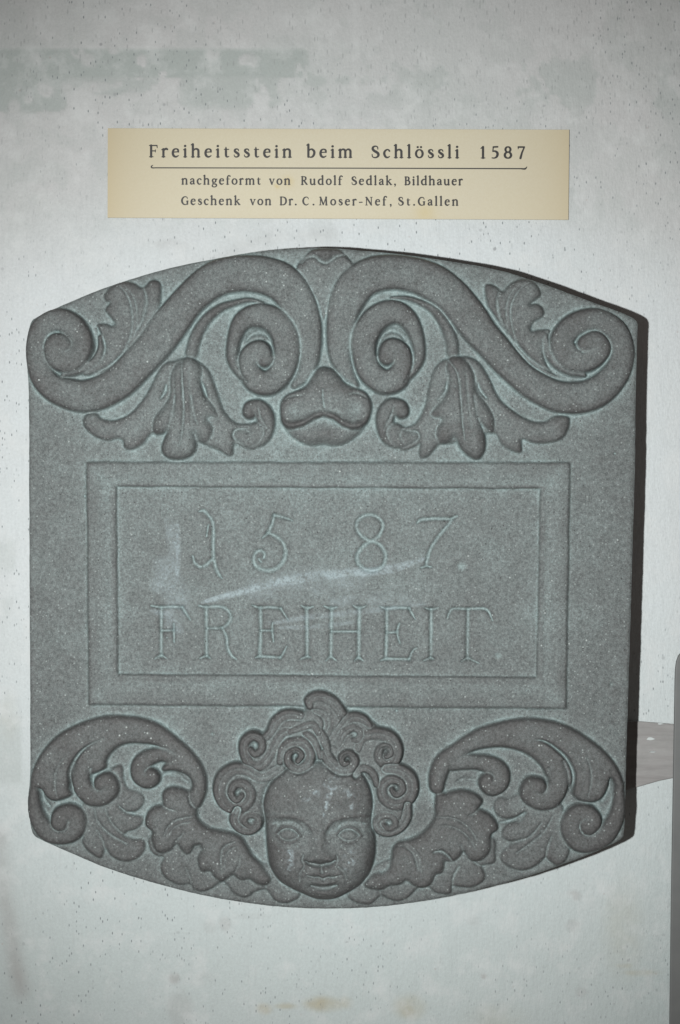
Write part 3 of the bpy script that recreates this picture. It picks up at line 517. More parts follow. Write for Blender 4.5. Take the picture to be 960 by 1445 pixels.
# ------------------------------------------------------------------ stone meshes
root = bpy.data.objects.new('relief_stone', None); C.objects.link(root); root.location = W(465, 1282, -T)
root['label'] = 'grey carved stone relief with a date and a cherub head, below the caption card'
root['category'] = 'relief'
bpy.context.view_layer.update()
gyy, gxx = np.gradient(SD)
gl = np.hypot(gxx, gyy)+1e-9
PX = XX.copy(); PY = YY.copy()
cell_in = (SD[:-1, :-1] < 0) | (SD[1:, :-1] < 0) | (SD[:-1, 1:] < 0) | (SD[1:, 1:] < 0)
usedv = np.zeros((NY, NX), bool)
for a in (slice(0, -1), slice(1, None)):
    for b in (slice(0, -1), slice(1, None)): usedv[a, b] |= cell_in
mv = usedv & (SD > -0.35)
PX[mv] -= (SD*gxx/gl)[mv]; PY[mv] -= (SD*gyy/gl)[mv]
H[mv] = np.minimum(H[mv], np.where(LAB[mv] > 0, 7.0, -1.5))
CL = np.where(cell_in, LAB[:-1, :-1], -1)
ox, oy, oz = root.location
wx = (PX-CX)*S-ox; wy = -H*S-oy; wz = (CY-PY)*S+Z0-oz
hy, hx = np.gradient(H); nrm = np.stack([-hx, -np.ones_like(H), hy], -1); nrm /= np.linalg.norm(nrm, axis=-1, keepdims=True)
IDX = np.arange(NY*NX).reshape(NY, NX)
def mesh_from(name, V, F, nr=None, attrs=None):
    me = bpy.data.meshes.new(name); me.vertices.add(len(V)); me.vertices.foreach_set('co', np.ascontiguousarray(V, np.float32).ravel())
    me.loops.add(F.size); me.loops.foreach_set('vertex_index', np.ascontiguousarray(F, np.int32).ravel())
    me.polygons.add(len(F)); me.polygons.foreach_set('loop_start', np.arange(0, F.size, 4, dtype=np.int32))
    me.update(calc_edges=True); me.validate()
    me.polygons.foreach_set('use_smooth', np.ones(len(me.polygons), bool))
    for k, v in (attrs or {}).items():
        a = me.attributes.new(k, 'FLOAT', 'POINT'); a.data.foreach_set('value', np.ascontiguousarray(v, np.float32))
    if nr is not None: me.normals_split_custom_set_from_vertices(nr.tolist())
    return me
def build_part(k):
    sel = np.argwhere(CL == k)
    if len(sel) == 0: return None
    j, i = sel[:, 0], sel[:, 1]
    F = np.stack([IDX[j, i], IDX[j+1, i], IDX[j+1, i+1], IDX[j, i+1]], 1)
    # boundary edges of the part (towards a different label)
    P = np.pad(CL, 1, constant_values=-1); c = P[1:-1, 1:-1] == k
    E = []; EO = []
    for dj, di, a, b in ((-1, 0, (0, 1), (0, 0)), (1, 0, (1, 0), (1, 1)), (0, -1, (0, 0), (1, 0)), (0, 1, (1, 1), (0, 1))):
        nb = P[1+dj:P.shape[0]-1+dj, 1+di:P.shape[1]-1+di]
        for cond, dst in ((c & (nb != k) & (nb >= 0), E), (c & (nb < 0), EO)):
            q = np.argwhere(cond)
            if len(q): dst.append(np.stack([IDX[q[:, 0]+a[0], q[:, 1]+a[1]], IDX[q[:, 0]+b[0], q[:, 1]+b[1]]], 1))
    E = np.concatenate(E) if E else np.zeros((0, 2), int); EO = np.concatenate(EO) if EO else np.zeros((0, 2), int)
    vi, inv = np.unique(F, return_inverse=True); inv = inv.reshape(F.shape)
    fx, fy, fz = wx.ravel(), wy.ravel(), wz.ravel()
    V = np.stack([fx[vi], fy[vi], fz[vi]], 1); nr = nrm.reshape(-1, 3)[vi]
    d_, s_ = dust_and_light.ravel()[vi], SM.ravel()[vi]
    FF = [inv]; VV = [V]; NR = [nr]; DD = [d_]; SS = [s_]; n = len(V)
    if k != 0 and len(E):          # the piece goes on down into the stone
        ev, ei = np.unique(E, return_inverse=True); ei = ei.reshape(E.shape)
        top = np.stack([fx[ev], fy[ev]+0.25*S, fz[ev]], 1); bot = top.copy(); bot[:, 1] = np.maximum(top[:, 1]+2*S, 9*S-oy)
        VV += [top, bot]; nn = np.tile([[0, -1.0, 0]], (len(ev), 1)); NR += [nn, nn]; DD += [np.full(len(ev), .3)]*2; SS += [np.zeros(len(ev))]*2
        FF.append(np.stack([n+ei[:, 0], n+ei[:, 1], n+len(ev)+ei[:, 1], n+len(ev)+ei[:, 0]], 1)); n += 2*len(ev)
    if k == 0: ALL_OUT.append(EO)
    else: ALL_OUT.append(EO)
    me = mesh_from(PARTS[k]['name'], np.concatenate(VV), np.concatenate(FF), np.concatenate(NR), dict(dust_and_light=np.concatenate(DD), pale_streak=np.concatenate(SS)))
    me.materials.append(stone); return me
ALL_OUT = []
objs = {}
for k in list(range(1, len(PARTS)))+[0]:
    if k == 0:
        me = build_part(0)
        # side walls and back of the slab
        EO = np.concatenate(ALL_OUT); ev, ei = np.unique(EO, return_inverse=True); ei = ei.reshape(EO.shape)
        fx, fy, fz = wx.ravel(), wy.ravel(), wz.ravel()
        lv = [0, .08, .3, .55, .8, 1.0]; VV = []; m = len(ev)
        rr = np.random.RandomState(5)
        for t in lv:
            jit = (blur(rr.rand(1, m), 1.0).ravel()-.5)*(0 if t in (0,) else .8)*S
            VV.append(np.stack([fx[ev]+jit, fy[ev]*(1-t)+(T*S-oy)*t, fz[ev]+jit], 1))
        FF = [np.stack([ei[:, 0]+a*m, ei[:, 1]+a*m, ei[:, 1]+(a+1)*m, ei[:, 0]+(a+1)*m], 1) for a in range(len(lv)-1)]
        V = np.concatenate(VV); F = np.concatenate(FF)
        sd = mesh_from('slab_side', V, F, None, dict(dust_and_light=np.full(len(V), .18), pale_streak=np.zeros(len(V)))); sd.materials.append(stone)
        so = bpy.data.objects.new('slab_side', sd); C.objects.link(so)
    else: me = build_part(k)
    if me is None: print('EMPTY PART', PARTS[k]); continue
    o = bpy.data.objects.new(PARTS[k]['name'], me); C.objects.link(o); objs[k] = o
    if PARTS[k]['label']: o['label'] = PARTS[k]['label']
so.parent = objs[0]
for k, o in objs.items():
    p = PARTS[k]['parent']; o.parent = objs[p] if (p is not None and p in objs) else root
for k, o in objs.items():      # never deeper than thing > part > sub-part
    if o.parent is not root and o.parent.parent is not root: print('TOO DEEP', o.name)

# ------------------------------------------------------------------ wall
F_W = (D+T)/D
def WW(px, py, h=0.0):   # picture position on the wall plane, h px proud of it
    f = (D+T-h)/D
    return ((px-CX)*f*S, (T-h)*S, (CY-py)*f*S+Z0)
st = 3.0
xs = np.concatenate([[-1500, -700, -300, -120], np.arange(-45, 1006, st), [1080, 1260, 1700, 2500]])
ys = np.concatenate([[-1100, -500, -200], np.arange(-45, 1491, st), [1600, 1900, 2500, 3050]])
wX, wY = np.meshgrid(xs, ys); ny, nx = wX.shape
wn = fbm(ny, nx, 60, 200, 5); wf = fbm(ny, nx, 14, 230, 4); wff = fbm(ny, nx, 5, 260, 3)
def box(x0, y0, x1, y1, sx=8, sy=8): return sstep(x0-sx, x0+sx, wX)*sstep(x1+sx, x1-sx, wX)*sstep(y0-sy, y0+sy, wY)*sstep(y1+sy, y1-sy, wY)
def ell(cx, cy, rx, ry, e=.4): return sstep(1+e, 1-e, np.hypot((wX-cx)/rx, (wY-cy)/ry))
stain = np.zeros_like(wX)
band = np.maximum.reduce([box(-60, 68, 438, 110, 14, 4), .92*box(-60, 100, 100, 160, 20, 10), .70*box(90, 100, 240, 140, 25, 14), .78*box(250, 100, 400, 155, 20, 12), .64*box(400, 100, 540, 128, 30, 14), .46*box(440, 72, 640, 150, 30, 20), .62*ell(790, 120, 90, 46, .7), .56*ell(920, 125, 60, 50, .7), .52*ell(620, 115, 70, 44, .8)])
stain = np.maximum(stain, band*sstep(.42, .52, band+1.15*wf+.55*wff-.04))
for cx, cy, rx, ry in ((50,84,8,9),(110,74,10,8),(125,86,10,10),(200,86,7,9),(350,86,13,10),(300,76,9,8),(160,72,7,4),(60,128,16,10),(95,122,8,8),(110,135,18,9),(135,122,22,7),(20,152,8,12),(40,140,6,6),(230,104,5,4),(425,100,8,14),(165,118,8,5)):
    band = band*(1-.9*ell(cx, cy, rx, ry, .5)*sstep(-.12, .1, wff+.1))
stain = np.zeros_like(wX); stain = np.maximum(stain, band*sstep(.42, .52, band+1.15*wf+.55*wff-.04))
stain = np.maximum(stain, .22*sstep(.02, .12, wf+.4*wff)*box(-200, -200, 1200, 330, 60, 60))
stain = np.maximum(stain, .45*box(-20, 1010, 30, 1105, 3, 8)); stain = np.maximum(stain, .35*ell(8, 780, 14, 90, .3)*sstep(-.1, .1, wf))
spots = np.zeros_like(wX)
for cx, cy, rx, ry, a in ((246,1381,8,8,.9),(254,1424,18,24,.45),(318,1304,9,10,.55),(296,1308,9,10,.3),(811,1264,10,7,.8),(808,1306,10,9,.45),(683,1378,4,4,1),(820,1400,8,7,.45),(240,345,22,8,.3),(290,1380,12,9,.25),(668,1300,8,7,.3),(355,1293,30,4,.2)):
    spots = np.maximum(spots, .62*a*ell(cx, cy, rx, ry, .35)*sstep(-.25, .0, wff+.1))
pale = sstep(170, 10, sdf_poly(oq[::6], wX, wY).clip(0, None))*(.75+.9*wn)  # bright halo of light around the stone, painted into the wall colour
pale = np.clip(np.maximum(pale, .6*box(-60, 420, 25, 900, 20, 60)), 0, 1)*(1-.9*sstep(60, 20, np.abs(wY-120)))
ochre = np.zeros_like(wX)
for cx, cy, rx, ry, a in ((457,1417,24,10,.8),(403,1420,14,4,.6),(373,1424,10,7,.7),(578,1422,20,16,.55),(487,1415,10,8,.4),(903,1373,26,4,.4),(880,1363,12,3,.5),(880,1310,25,60,.22),(700,1440,40,20,.2),(12,1010,12,30,.15)):
    ochre = np.maximum(ochre, a*ell(cx, cy, rx, ry, .6)*(.7+wff))
smudge = np.zeros_like(wX)
for pts, a in (([(250,392),(300,372),(340,352),(400,335),(470,330)], .25), ([(2,1215),(6,1270),(16,1330),(30,1400)], .6), ([(0,1180),(4,1260)], .5)):
    for (x0, y0), (x1, y1) in zip(pts[:-1], pts[1:]):
        t = np.clip(((wX-x0)*(x1-x0)+(wY-y0)*(y1-y0))/((x1-x0)**2+(y1-y0)**2), 0, 1)
        smudge = np.maximum(smudge, a*np.exp(-((wX-x0-t*(x1-x0))**2+(wY-y0-t*(y1-y0))**2)/180)*(.8+wf))
smudge = np.maximum(smudge, spots)
relief = 2.2*wn+1.0*wf+.5*wff-.8*stain
f = (D+T)/D
V = np.stack([((wX-CX)*f*S).ravel(), ((T+1.2)*S-relief.clip(-2, 1.1)*S).ravel(), ((CY-wY)*f*S+Z0).ravel()], 1)
I = np.arange(ny*nx).reshape(ny, nx); F = np.stack([I[:-1, :-1], I[1:, :-1], I[1:, 1:], I[:-1, 1:]], -1).reshape(-1, 4)
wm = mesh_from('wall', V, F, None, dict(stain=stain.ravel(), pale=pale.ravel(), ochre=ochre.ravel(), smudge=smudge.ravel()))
wall = bpy.data.objects.new('wall', wm); C.objects.link(wall); wall['kind'] = 'structure'; wall['label'] = 'pale grey painted plaster wall with flaked patches'
plaster, nt, nd, lk, bs = mat('painted_plaster'); wm.materials.append(plaster)
tc = nd.new('ShaderNodeTexCoord'); co = tc.outputs['Object']
A = {k: N(nt, 'ShaderNodeAttribute', attribute_name=k).outputs['Fac'] for k in ('stain', 'pale', 'ochre', 'smudge')}
n1 = noise_n(nt, co, 8, 4, .6); n2 = noise_n(nt, co, 420, 3, .7); n3 = noise_n(nt, co, 2.2, 3, .5)
c = mixc(nt, mrange(nt, n3, .38, .62, 0, 1), (.525, .53, .53), (.50, .522, .52))
c = mixc(nt, mrange(nt, n1, .4, .62, 0, .6), c, (.475, .505, .495))
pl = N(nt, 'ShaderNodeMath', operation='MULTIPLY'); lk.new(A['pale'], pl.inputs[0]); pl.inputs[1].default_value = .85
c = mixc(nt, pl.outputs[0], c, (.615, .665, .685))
sz_ = nd.new('ShaderNodeSeparateXYZ'); lk.new(co, sz_.inputs[0]); c = mixc(nt, mrange(nt, sz_.outputs[2], Z0-.05, Z0-.4, 0, .75), c, (.475, .545, .54))
c = mixc(nt, A['stain'], c, (.385, .425, .41)); c = mixc(nt, A['ochre'], c, (.40, .35, .22)); c = mixc(nt, A['smudge'], c, (.33, .32, .31))
c = mixc(nt, mrange(nt, n2, .3, .7, 0, .30), c, (.33, .345, .345))
mp = nd.new('ShaderNodeMapping'); mp.inputs['Scale'].default_value = (1, 1, .42); lk.new(co, mp.inputs[0])
def mul(a, b):
    m = N(nt, 'ShaderNodeMath', operation='MULTIPLY'); lk.new(a, m.inputs[0]); lk.new(b, m.inputs[1]); return m.outputs[0]
patchy = mrange(nt, noise_n(nt, co, 6, 2, .5), .42, .6, 0.15, 1)
mp2 = nd.new('ShaderNodeMapping'); mp2.inputs['Scale'].default_value = (1, 1, .12); lk.new(co, mp2.inputs[0])
c = mixc(nt, mrange(nt, noise_n(nt, mp2.outputs[0], 330, 3, .6), .5, .75, 0, .14), c, (.34, .355, .36))
c = mixc(nt, mrange(nt, noise_n(nt, co, 45, 5, .65), .5, .7, 0, .5), c, (.59, .61, .61))
c = mixc(nt, mul(speck(nt, mp.outputs[0], 470, .84), patchy), c, (.20, .22, .23))
up_ = mrange(nt, sz_.outputs[2], Z0+.18, Z0+.40, 0, .5); mp3 = nd.new('ShaderNodeMapping'); mp3.inputs['Scale'].default_value = (1, 1, .3); lk.new(co, mp3.inputs[0])
c = mixc(nt, mul(speck(nt, mp3.outputs[0], 360, .72), up_), c, (.29, .305, .305))
c = mixc(nt, mul(speck(nt, co, 160, .975), patchy), c, (.25, .26, .27))
c = mixc(nt, speck(nt, co, 260, .993), c, (.30, .17, .14))
lk.new(c, bs.inputs['Base Color']); bs.inputs['Roughness'].default_value = .62; bs.inputs['Specular IOR Level'].default_value = .3
bp = nd.new('ShaderNodeBump'); bp.inputs['Strength'].default_value = .7; bp.inputs['Distance'].default_value = .0011
lk.new(noise_n(nt, mp.outputs[0], 300, 4, .65), bp.inputs['Height']); lk.new(bp.outputs[0], bs.inputs['Normal'])

# ------------------------------------------------------------------ caption card
def link(name, me, m, parent=None, loc=None):
    me.materials.append(m) if m.name not in [k.name for k in me.materials] else None
    o = bpy.data.objects.new(name, me); C.objects.link(o)
    if parent is not None: o.parent = parent
    if loc is not None: o.location = loc
    return o
card = bpy.data.objects.new('caption_card', None); C.objects.link(card); card.location = WW(478, 310, 0)
card['label'] = 'cream printed caption card on the wall above the carved stone'; card['category'] = 'sign'
CL_ = np.array(card.location)
CH = 3.6                        # height of the card's face over the wall plane
paper, nt, nd, lk, bs = mat('aged_card')
tc = nd.new('ShaderNodeTexCoord'); co = tc.outputs['Object']
n1 = noise_n(nt, co, 7, 3, .5); n2 = noise_n(nt, co, 700, 3, .6)
c = mixc(nt, mrange(nt, n1, .35, .65, 0, 1), (.555, .512, .385), (.545, .505, .395))
aE = N(nt, 'ShaderNodeAttribute', attribute_name='edge').outputs['Fac']
c = mixc(nt, aE, c, (.47, .39, .24))
c = mixc(nt, mrange(nt, n2, .3, .7, 0, .25), c, (.46, .40, .27))
aF = N(nt, 'ShaderNodeAttribute', attribute_name='foxing').outputs['Fac']; c = mixc(nt, aF, c, (.50, .37, .10))
lk.new(c, bs.inputs['Base Color']); bs.inputs['Roughness'].default_value = .5; bs.inputs['Specular IOR Level'].default_value = .35
ink, nt, nd, lk, bs = mat('printing_ink'); bs.inputs['Base Color'].default_value = (.022, .02, .02, 1); bs.inputs['Roughness'].default_value = .45
cs = [(152.3,181), (803.5,183), (802.3,310), (152,307)]
nu, nv = 120, 28
V = []; ed = []; fo = []
for j in range(nv+1):
    for i in range(nu+1):
        u, v = i/nu, j/nv
        a = [cs[0][k]*(1-u)+cs[1][k]*u for k in (0, 1)]; b = [cs[3][k]*(1-u)+cs[2][k]*u for k in (0, 1)]
        x, y = a[0]*(1-v)+b[0]*v, a[1]*(1-v)+b[1]*v
        p = np.array(WW(x, y, CH+.5*math.sin(u*7)*math.sin(v*3+1)*.4)); V.append(p-CL_)
        dx, dy = min(u, 1-u)*650, min(v, 1-v)*127
        e_ = max(math.exp(-dx/45), .25*math.exp(-dy/5)); ed.append(.75*e_ if u < .5 else .6*e_)
        fo.append(max(.6*math.exp(-((x-392)**2+(y-263)**2)/10), .5*math.exp(-((x-407)**2+(y-256)**2)/40), .3*math.exp(-((x-600)**2+(y-300)**2)/200)))
I = np.arange((nu+1)*(nv+1)).reshape(nv+1, nu+1)
F = np.stack([I[:-1, :-1], I[1:, :-1], I[1:, 1:], I[:-1, 1:]], -1).reshape(-1, 4).tolist()
# thickness: rim down to the wall
rim = [I[0, i] for i in range(nu, -1, -1)]+[I[j, 0] for j in range(1, nv+1)]+[I[nv, i] for i in range(1, nu+1)]+[I[j, nu] for j in range(nv-1, 0, -1)]
base = len(V)
top_ = len(V)
for r in rim: V.append(V[r].copy()); ed.append(ed[r]); fo.append(0)
base = len(V)
for r in rim: p = V[r].copy(); p[1] += 2.6*S; V.append(p); ed.append(1); fo.append(0)
for k in range(len(rim)):
    k2 = (k+1) % len(rim); F.append([top_+k, top_+k2, base+k2, base+k])
me = mesh_from('card', np.array(V), np.array(F), None, dict(edge=np.array(ed), foxing=np.array(fo)))
link('card', me, paper, card)

# ---- serif glyphs drawn as pen strokes (x height 10, capital height 14.2)
A_, t_ = .95, .58      # half widths: stem, hairline
def ser(x, y, l=1.8, r=None): r = l if r is None else r; return ('l', [(x-l, y, .42), (x+r, y, .42)])
def stem(x, y0, y1, w=A_): return ('l', [(x, y0, w), (x, y1, w)])
def flag(x, y): return ('l', [(x-1.9, y-1.0, .45), (x-.2, y-.2, .75)])
def bowl(cx, cy, rx, ry, a0=0, a1=360, wt=A_, wn=t_, n=16):
    P = []
    for k in range(n+1):
        a = math.radians(a0+(a1-a0)*k/n); P.append((cx+rx*math.cos(a), cy+ry*math.sin(a), wn+(wt-wn)*abs(math.cos(a))))
    return ('s', P)
G = {}
G['F'] = (9.6, [stem(2, .3, 14), ser(2, .3, 2, 2.2), ser(1.4, 14, 1.4), ('l', [(1, 13.9, .55), (8.6, 13.9, .55)]), ('l', [(8.7, 14, .5), (9, 11.2, .35)]), ('l', [(2, 7.4, .5), (6.8, 7.4, .5)]), ('l', [(6.9, 8.8, .35), (6.9, 6.0, .35)])])
G['r'] = (6.8, [stem(1.8, .3, 9.6), ser(1.8, .3), flag(1.8, 9.8), ('s', [(1.9, 6.6, .5), (3.2, 9.2, .8), (5.0, 10, 1.0), (6.3, 9.3, .8)])])
G['e'] = (8.6, [('s', [(1.4, 6.0, .5), (7.2, 6.4, .5)]), ('s', [(7.4, 6.3, .7), (7.0, 8.8, .8), (4.8, 10, .6), (2.2, 8.8, .85), (1.1, 5.3, 1.0), (2.0, 1.8, 1.0), (4.6, .35, .8), (7.5, 1.8, .45)])])
G['i'] = (4.2, [stem(2, .3, 9.6), ser(2, .3), flag(2, 9.8), ('l', [(1.9, 13.4, 1.05), (1.95, 13.5, 1.05)])])
G['h'] = (10.6, [stem(1.9, .3, 15.6), ser(1.9, .3), flag(1.9, 15.8), ('s', [(2, 7, .5), (4, 9.5, .7), (6.4, 9.9, .85), (8.1, 8.4, .95), (8.3, 5, .95), (8.3, .4, .95)]), ser(8.3, .3)])
G['n'] = (10.6, [stem(1.9, .3, 9.6), ser(1.9, .3), flag(1.9, 9.8), ('s', [(2, 7, .5), (4, 9.5, .7), (6.4, 9.9, .85), (8.1, 8.4, .95), (8.3, 5, .95), (8.3, .4, .95)]), ser(8.3, .3)])
G['m'] = (16.4, [stem(1.9, .3, 9.6), ser(1.9, .3), flag(1.9, 9.8)]+[q for x in (0, 5.9) for q in (('s', [(2+x, 7, .5), (3.8+x, 9.5, .7), (5.8+x, 9.9, .85), (7.6+x, 8.4, .95), (7.8+x, 5, .95), (7.8+x, .4, .95)]), ser(7.8+x, .3, 1.6))])
G['t'] = (6.2, [('s', [(2.4, 12.2, .35), (2.4, 9, .9), (2.4, 3, .95), (3.0, .9, .85), (4.4, .4, .6), (5.9, 1.2, .35)]), ('l', [(.6, 9.5, .45), (5.6, 9.5, .45)])])
G['s'] = (7.0, [('s', [(6.0, 7.6, .35), (5.6, 9.3, .5), (3.8, 10, .6), (1.9, 9.2, .8), (1.7, 7.3, .95), (3.6, 5.6, 1.1), (5.6, 4.1, 1.05), (6.0, 2.1, .9), (4.4, .5, .65), (2.4, .45, .55), (1.1, 1.6, .4), (.9, 3.0, .35)])])
G['b'] = (10.2, [stem(1.9, .8, 15.6), flag(1.9, 15.8), ('s', [(1.9, 7.2, .5), (3.8, 9.5, .65), (6.2, 9.8, .85), (8.4, 7.6, 1.0), (8.6, 4.6, 1.0), (7.0, 1.3, .9), (4.4, .3, .6), (1.9, 1.2, .5)])])
G['S'] = (9.4, [('s', [(7.6, 10.4, .4), (7.2, 13.0, .5), (5, 14, .6), (2.4, 13, .85), (1.7, 10.7, 1.0), (3.2, 8.6, 1.1), (5.8, 7.0, 1.15), (8.0, 5.0, 1.1), (8.1, 2.4, .95), (6.0, .5, .7), (3.4, .3, .55), (1.5, 1.4, .45), (1.0, 4.2, .4)])])
G['c'] = (7.8, [('s', [(7.0, 8.2, .75), (5.4, 9.9, .6), (3.0, 9.3, .75), (1.2, 6.8, .95), (1.2, 3.8, 1.0), (2.8, 1.0, .9), (5.0, .4, .7), (7.1, 1.7, .4)])])
G['l'] = (4.2, [stem(2, .3, 15.6), ser(2, .3), flag(2, 15.8)])
G['o'] = (9.8, [bowl(4.9, 5.1, 3.8, 4.8)])
G['ö'] = (9.8, [bowl(4.9, 5.1, 3.8, 4.8), ('l', [(3.0, 13.0, .95), (3.05, 13.0, .95)]), ('l', [(6.8, 13.0, .95), (6.85, 13.0, .95)])])
G['1'] = (7.2, [stem(3.9, .3, 13.6), ser(3.9, .3, 2.2), ('l', [(1.4, 11.8, .4), (3.7, 13.6, .75)])])
G['5'] = (8.8, [('l', [(2.6, 13.6, .7), (7.4, 13.8, .75)]), ('l', [(2.5, 13.4, .5), (2.0, 8.2, .5)]), ('s', [(2.0, 8.2, .5), (4.4, 8.6, .8), (6.9, 7.0, 1.0), (7.4, 4.4, 1.05), (6.2, 1.6, .9), (3.8, .3, .6), (1.2, .5, .5)])])
G['8'] = (9.4, [bowl(4.6, 10.6, 2.9, 3.2, wn=.6, wt=.9), bowl(4.6, 3.8, 3.6, 3.6, wn=.6, wt=1.0)])
G['7'] = (8.8, [('l', [(1.2, 13.6, .75), (8.0, 13.6, .7)]), ('l', [(1.2, 13.6, .4), (1.0, 11.4, .35)]), ('l', [(8.0, 13.4, .6), (5.4, 7, .75), (3.6, .2, .95)])])
G['a'] = (8.6, [('s', [(1.5, 8.0, .85), (2.8, 9.6, .6), (4.7, 9.9, .65), (6.2, 8.6, .85), (6.4, 6, .95), (6.4, 2.2, .95), (7.0, .7, .75), (8.3, .9, .4)]), ('s', [(6.3, 6.1, .45), (3.6, 5.3, .6), (1.5, 3.8, .85), (1.6, 1.5, .95), (3.4, .45, .7), (5.2, 1.2, .5), (6.3, 2.4, .4)])])
G['g'] = (9.2, [bowl(4.2, 6.7, 2.8, 3.1, wn=.55, wt=.9), ('l', [(6.4, 8.8, .5), (8.8, 9.2, .7)]), ('s', [(2.6, 4.0, .4), (1.7, 2.4, .6), (3.2, 1.2, .7), (6.4, .6, .85), (8.2, -1.0, .85), (7.4, -3.4, .7), (4.4, -4.4, .6), (1.6, -3.6, .75), (1.0, -1.8, .75), (2.6, .6, .5)])])
G['f'] = (6.0, [('s', [(6.6, 14.4, .85), (5.0, 15.6, .6), (3.2, 14.6, .75), (2.4, 11.6, .9), (2.3, 5, .95), (2.3, .4, .95)]), ser(2.3, .3, 1.8, 2.2), ('l', [(.6, 9.5, .45), (5.6, 9.5, .45)])])
G['v'] = (9.4, [('l', [(1.6, 9.6, .9), (4.7, .6, .85)]), ('l', [(8.0, 9.6, .55), (4.8, .6, .5)]), ser(1.6, 9.7, 1.5), ser(8.0, 9.7, 1.4)])
G['R'] = (11.2, [stem(2.2, .3, 13.8), ser(2.2, .3, 2), ser(1.5, 14, 1.2), ('s', [(2.2, 13.9, .5), (5.4, 13.9, .6), (7.8, 12.4, .95), (7.8, 9.4, .95), (5.4, 7.3, .6), (2.4, 7.1, .5)]), ('l', [(5.0, 7.2, .9), (9.4, .9, .95)]), ('l', [(9.2, .7, .7), (11.2, .3, .35)])])
G['u'] = (10.4, [('s', [(1.8, 9.5, .9), (1.8, 3.4, .95), (2.8, .8, .85), (5.0, .4, .7), (7.6, 2.4, .5)]), stem(8.0, .4, 9.5), ser(1.3, 9.6, 1.1), ser(7.4, 9.6, 1.1), ('l', [(8, .6, .7), (9.9, .4, .4)])])
G['d'] = (10.2, [stem(8.0, .6, 15.6), flag(8.0, 15.8), ('l', [(8, .6, .7), (9.9, .5, .4)]), ('s', [(8, 8.2, .5), (6.0, 9.8, .6), (3.4, 9.3, .85), (1.3, 6.8, 1.0), (1.3, 3.4, 1.0), (3.0, .8, .85), (5.4, .5, .6), (8, 2.2, .5)])])
G['k'] = (9.8, [stem(1.9, .3, 15.6), ser(1.9, .3), flag(1.9, 15.8), ('l', [(2.2, 4.8, .45), (7.2, 9.4, .55)]), ser(7.4, 9.6, 1.5), ('l', [(4.0, 6.3, .8), (8.2, .8, .95)]), ser(8.6, .3, 1.4)])
G['B'] = (10.4, [stem(2.2, .3, 13.8), ser(1.5, .35, 1.2), ser(1.5, 13.9, 1.2), ('s', [(2.2, 13.9, .5), (5.2, 13.9, .6), (7.2, 12.4, .9), (7.0, 9.4, .9), (5.0, 7.7, .55), (2.4, 7.6, .5)]), ('s', [(4.8, 7.6, .5), (8.0, 6.4, .9), (8.8, 3.8, 1.0), (7.4, 1.1, .85), (4.8, .4, .6), (2.2, .35, .5)])])
G['G'] = (12.4, [('s', [(10.4, 10.4, .4), (9.8, 12.8, .5), (7.0, 14, .6), (3.6, 12.8, .8), (1.4, 9.0, 1.05), (1.5, 4.8, 1.05), (3.8, 1.2, .85), (7.0, .25, .6), (10.4, 1.4, .6)]), stem(10.4, 1.2, 6.2), ser(10.4, 6.3, 1.9, 1.6)])
G['C'] = (11.2, [('s', [(10.0, 10.4, .4), (9.4, 12.8, .5), (6.8, 14, .6), (3.4, 12.8, .8), (1.4, 9.0, 1.05), (1.5, 4.8, 1.05), (3.8, 1.2, .85), (7.0, .25, .65), (10.2, 2.2, .4)])])
G['M'] = (15.6, [('l', [(2.6, .4, .55), (3.0, 13.8, .55)]), ser(2.5, .3, 1.7), ('l', [(3.0, 13.6, .95), (7.7, 1.0, .85)]), ('l', [(12.4, 13.6, .55), (7.8, .8, .5)]), ('l', [(12.4, 13.8, .95), (13.0, .4, .95)]), ser(13.0, .3, 1.8), ser(2.2, 13.9, 1.0), ser(13.0, 13.9, .9)])
G['N'] = (13.0, [('l', [(2.4, .4, .55), (2.4, 13.6, .55)]), ser(2.4, .3, 1.6), ser(1.8, 13.9, 1.2), ('l', [(2.4, 13.6, .95), (10.6, .6, .9)]), ('l', [(10.6, .4, .55), (10.6, 13.7, .55)]), ser(10.6, 13.9, 1.6)])
G['D'] = (12.4, [stem(2.2, .3, 13.8), ser(1.5, .35, 1.2), ser(1.5, 13.9, 1.2), ('s', [(2.2, 13.9, .5), (6.2, 13.8, .65), (9.6, 11.6, .95), (10.7, 7.4, 1.05), (9.8, 3.2, .95), (6.8, .6, .7), (2.2, .35, .5)])])
G['.'] = (3.6, [('l', [(1.8, .9, 1.1), (1.85, .9, 1.1)])])
G[','] = (3.6, [('l', [(1.8, .9, 1.1), (1.85, .9, 1.1)]), ('s', [(2.4, .9, .7), (2.4, -1.2, .5), (1.2, -2.8, .3)])])
G['-'] = (6.6, [('l', [(1.0, 5.0, .65), (5.6, 5.2, .65)])])
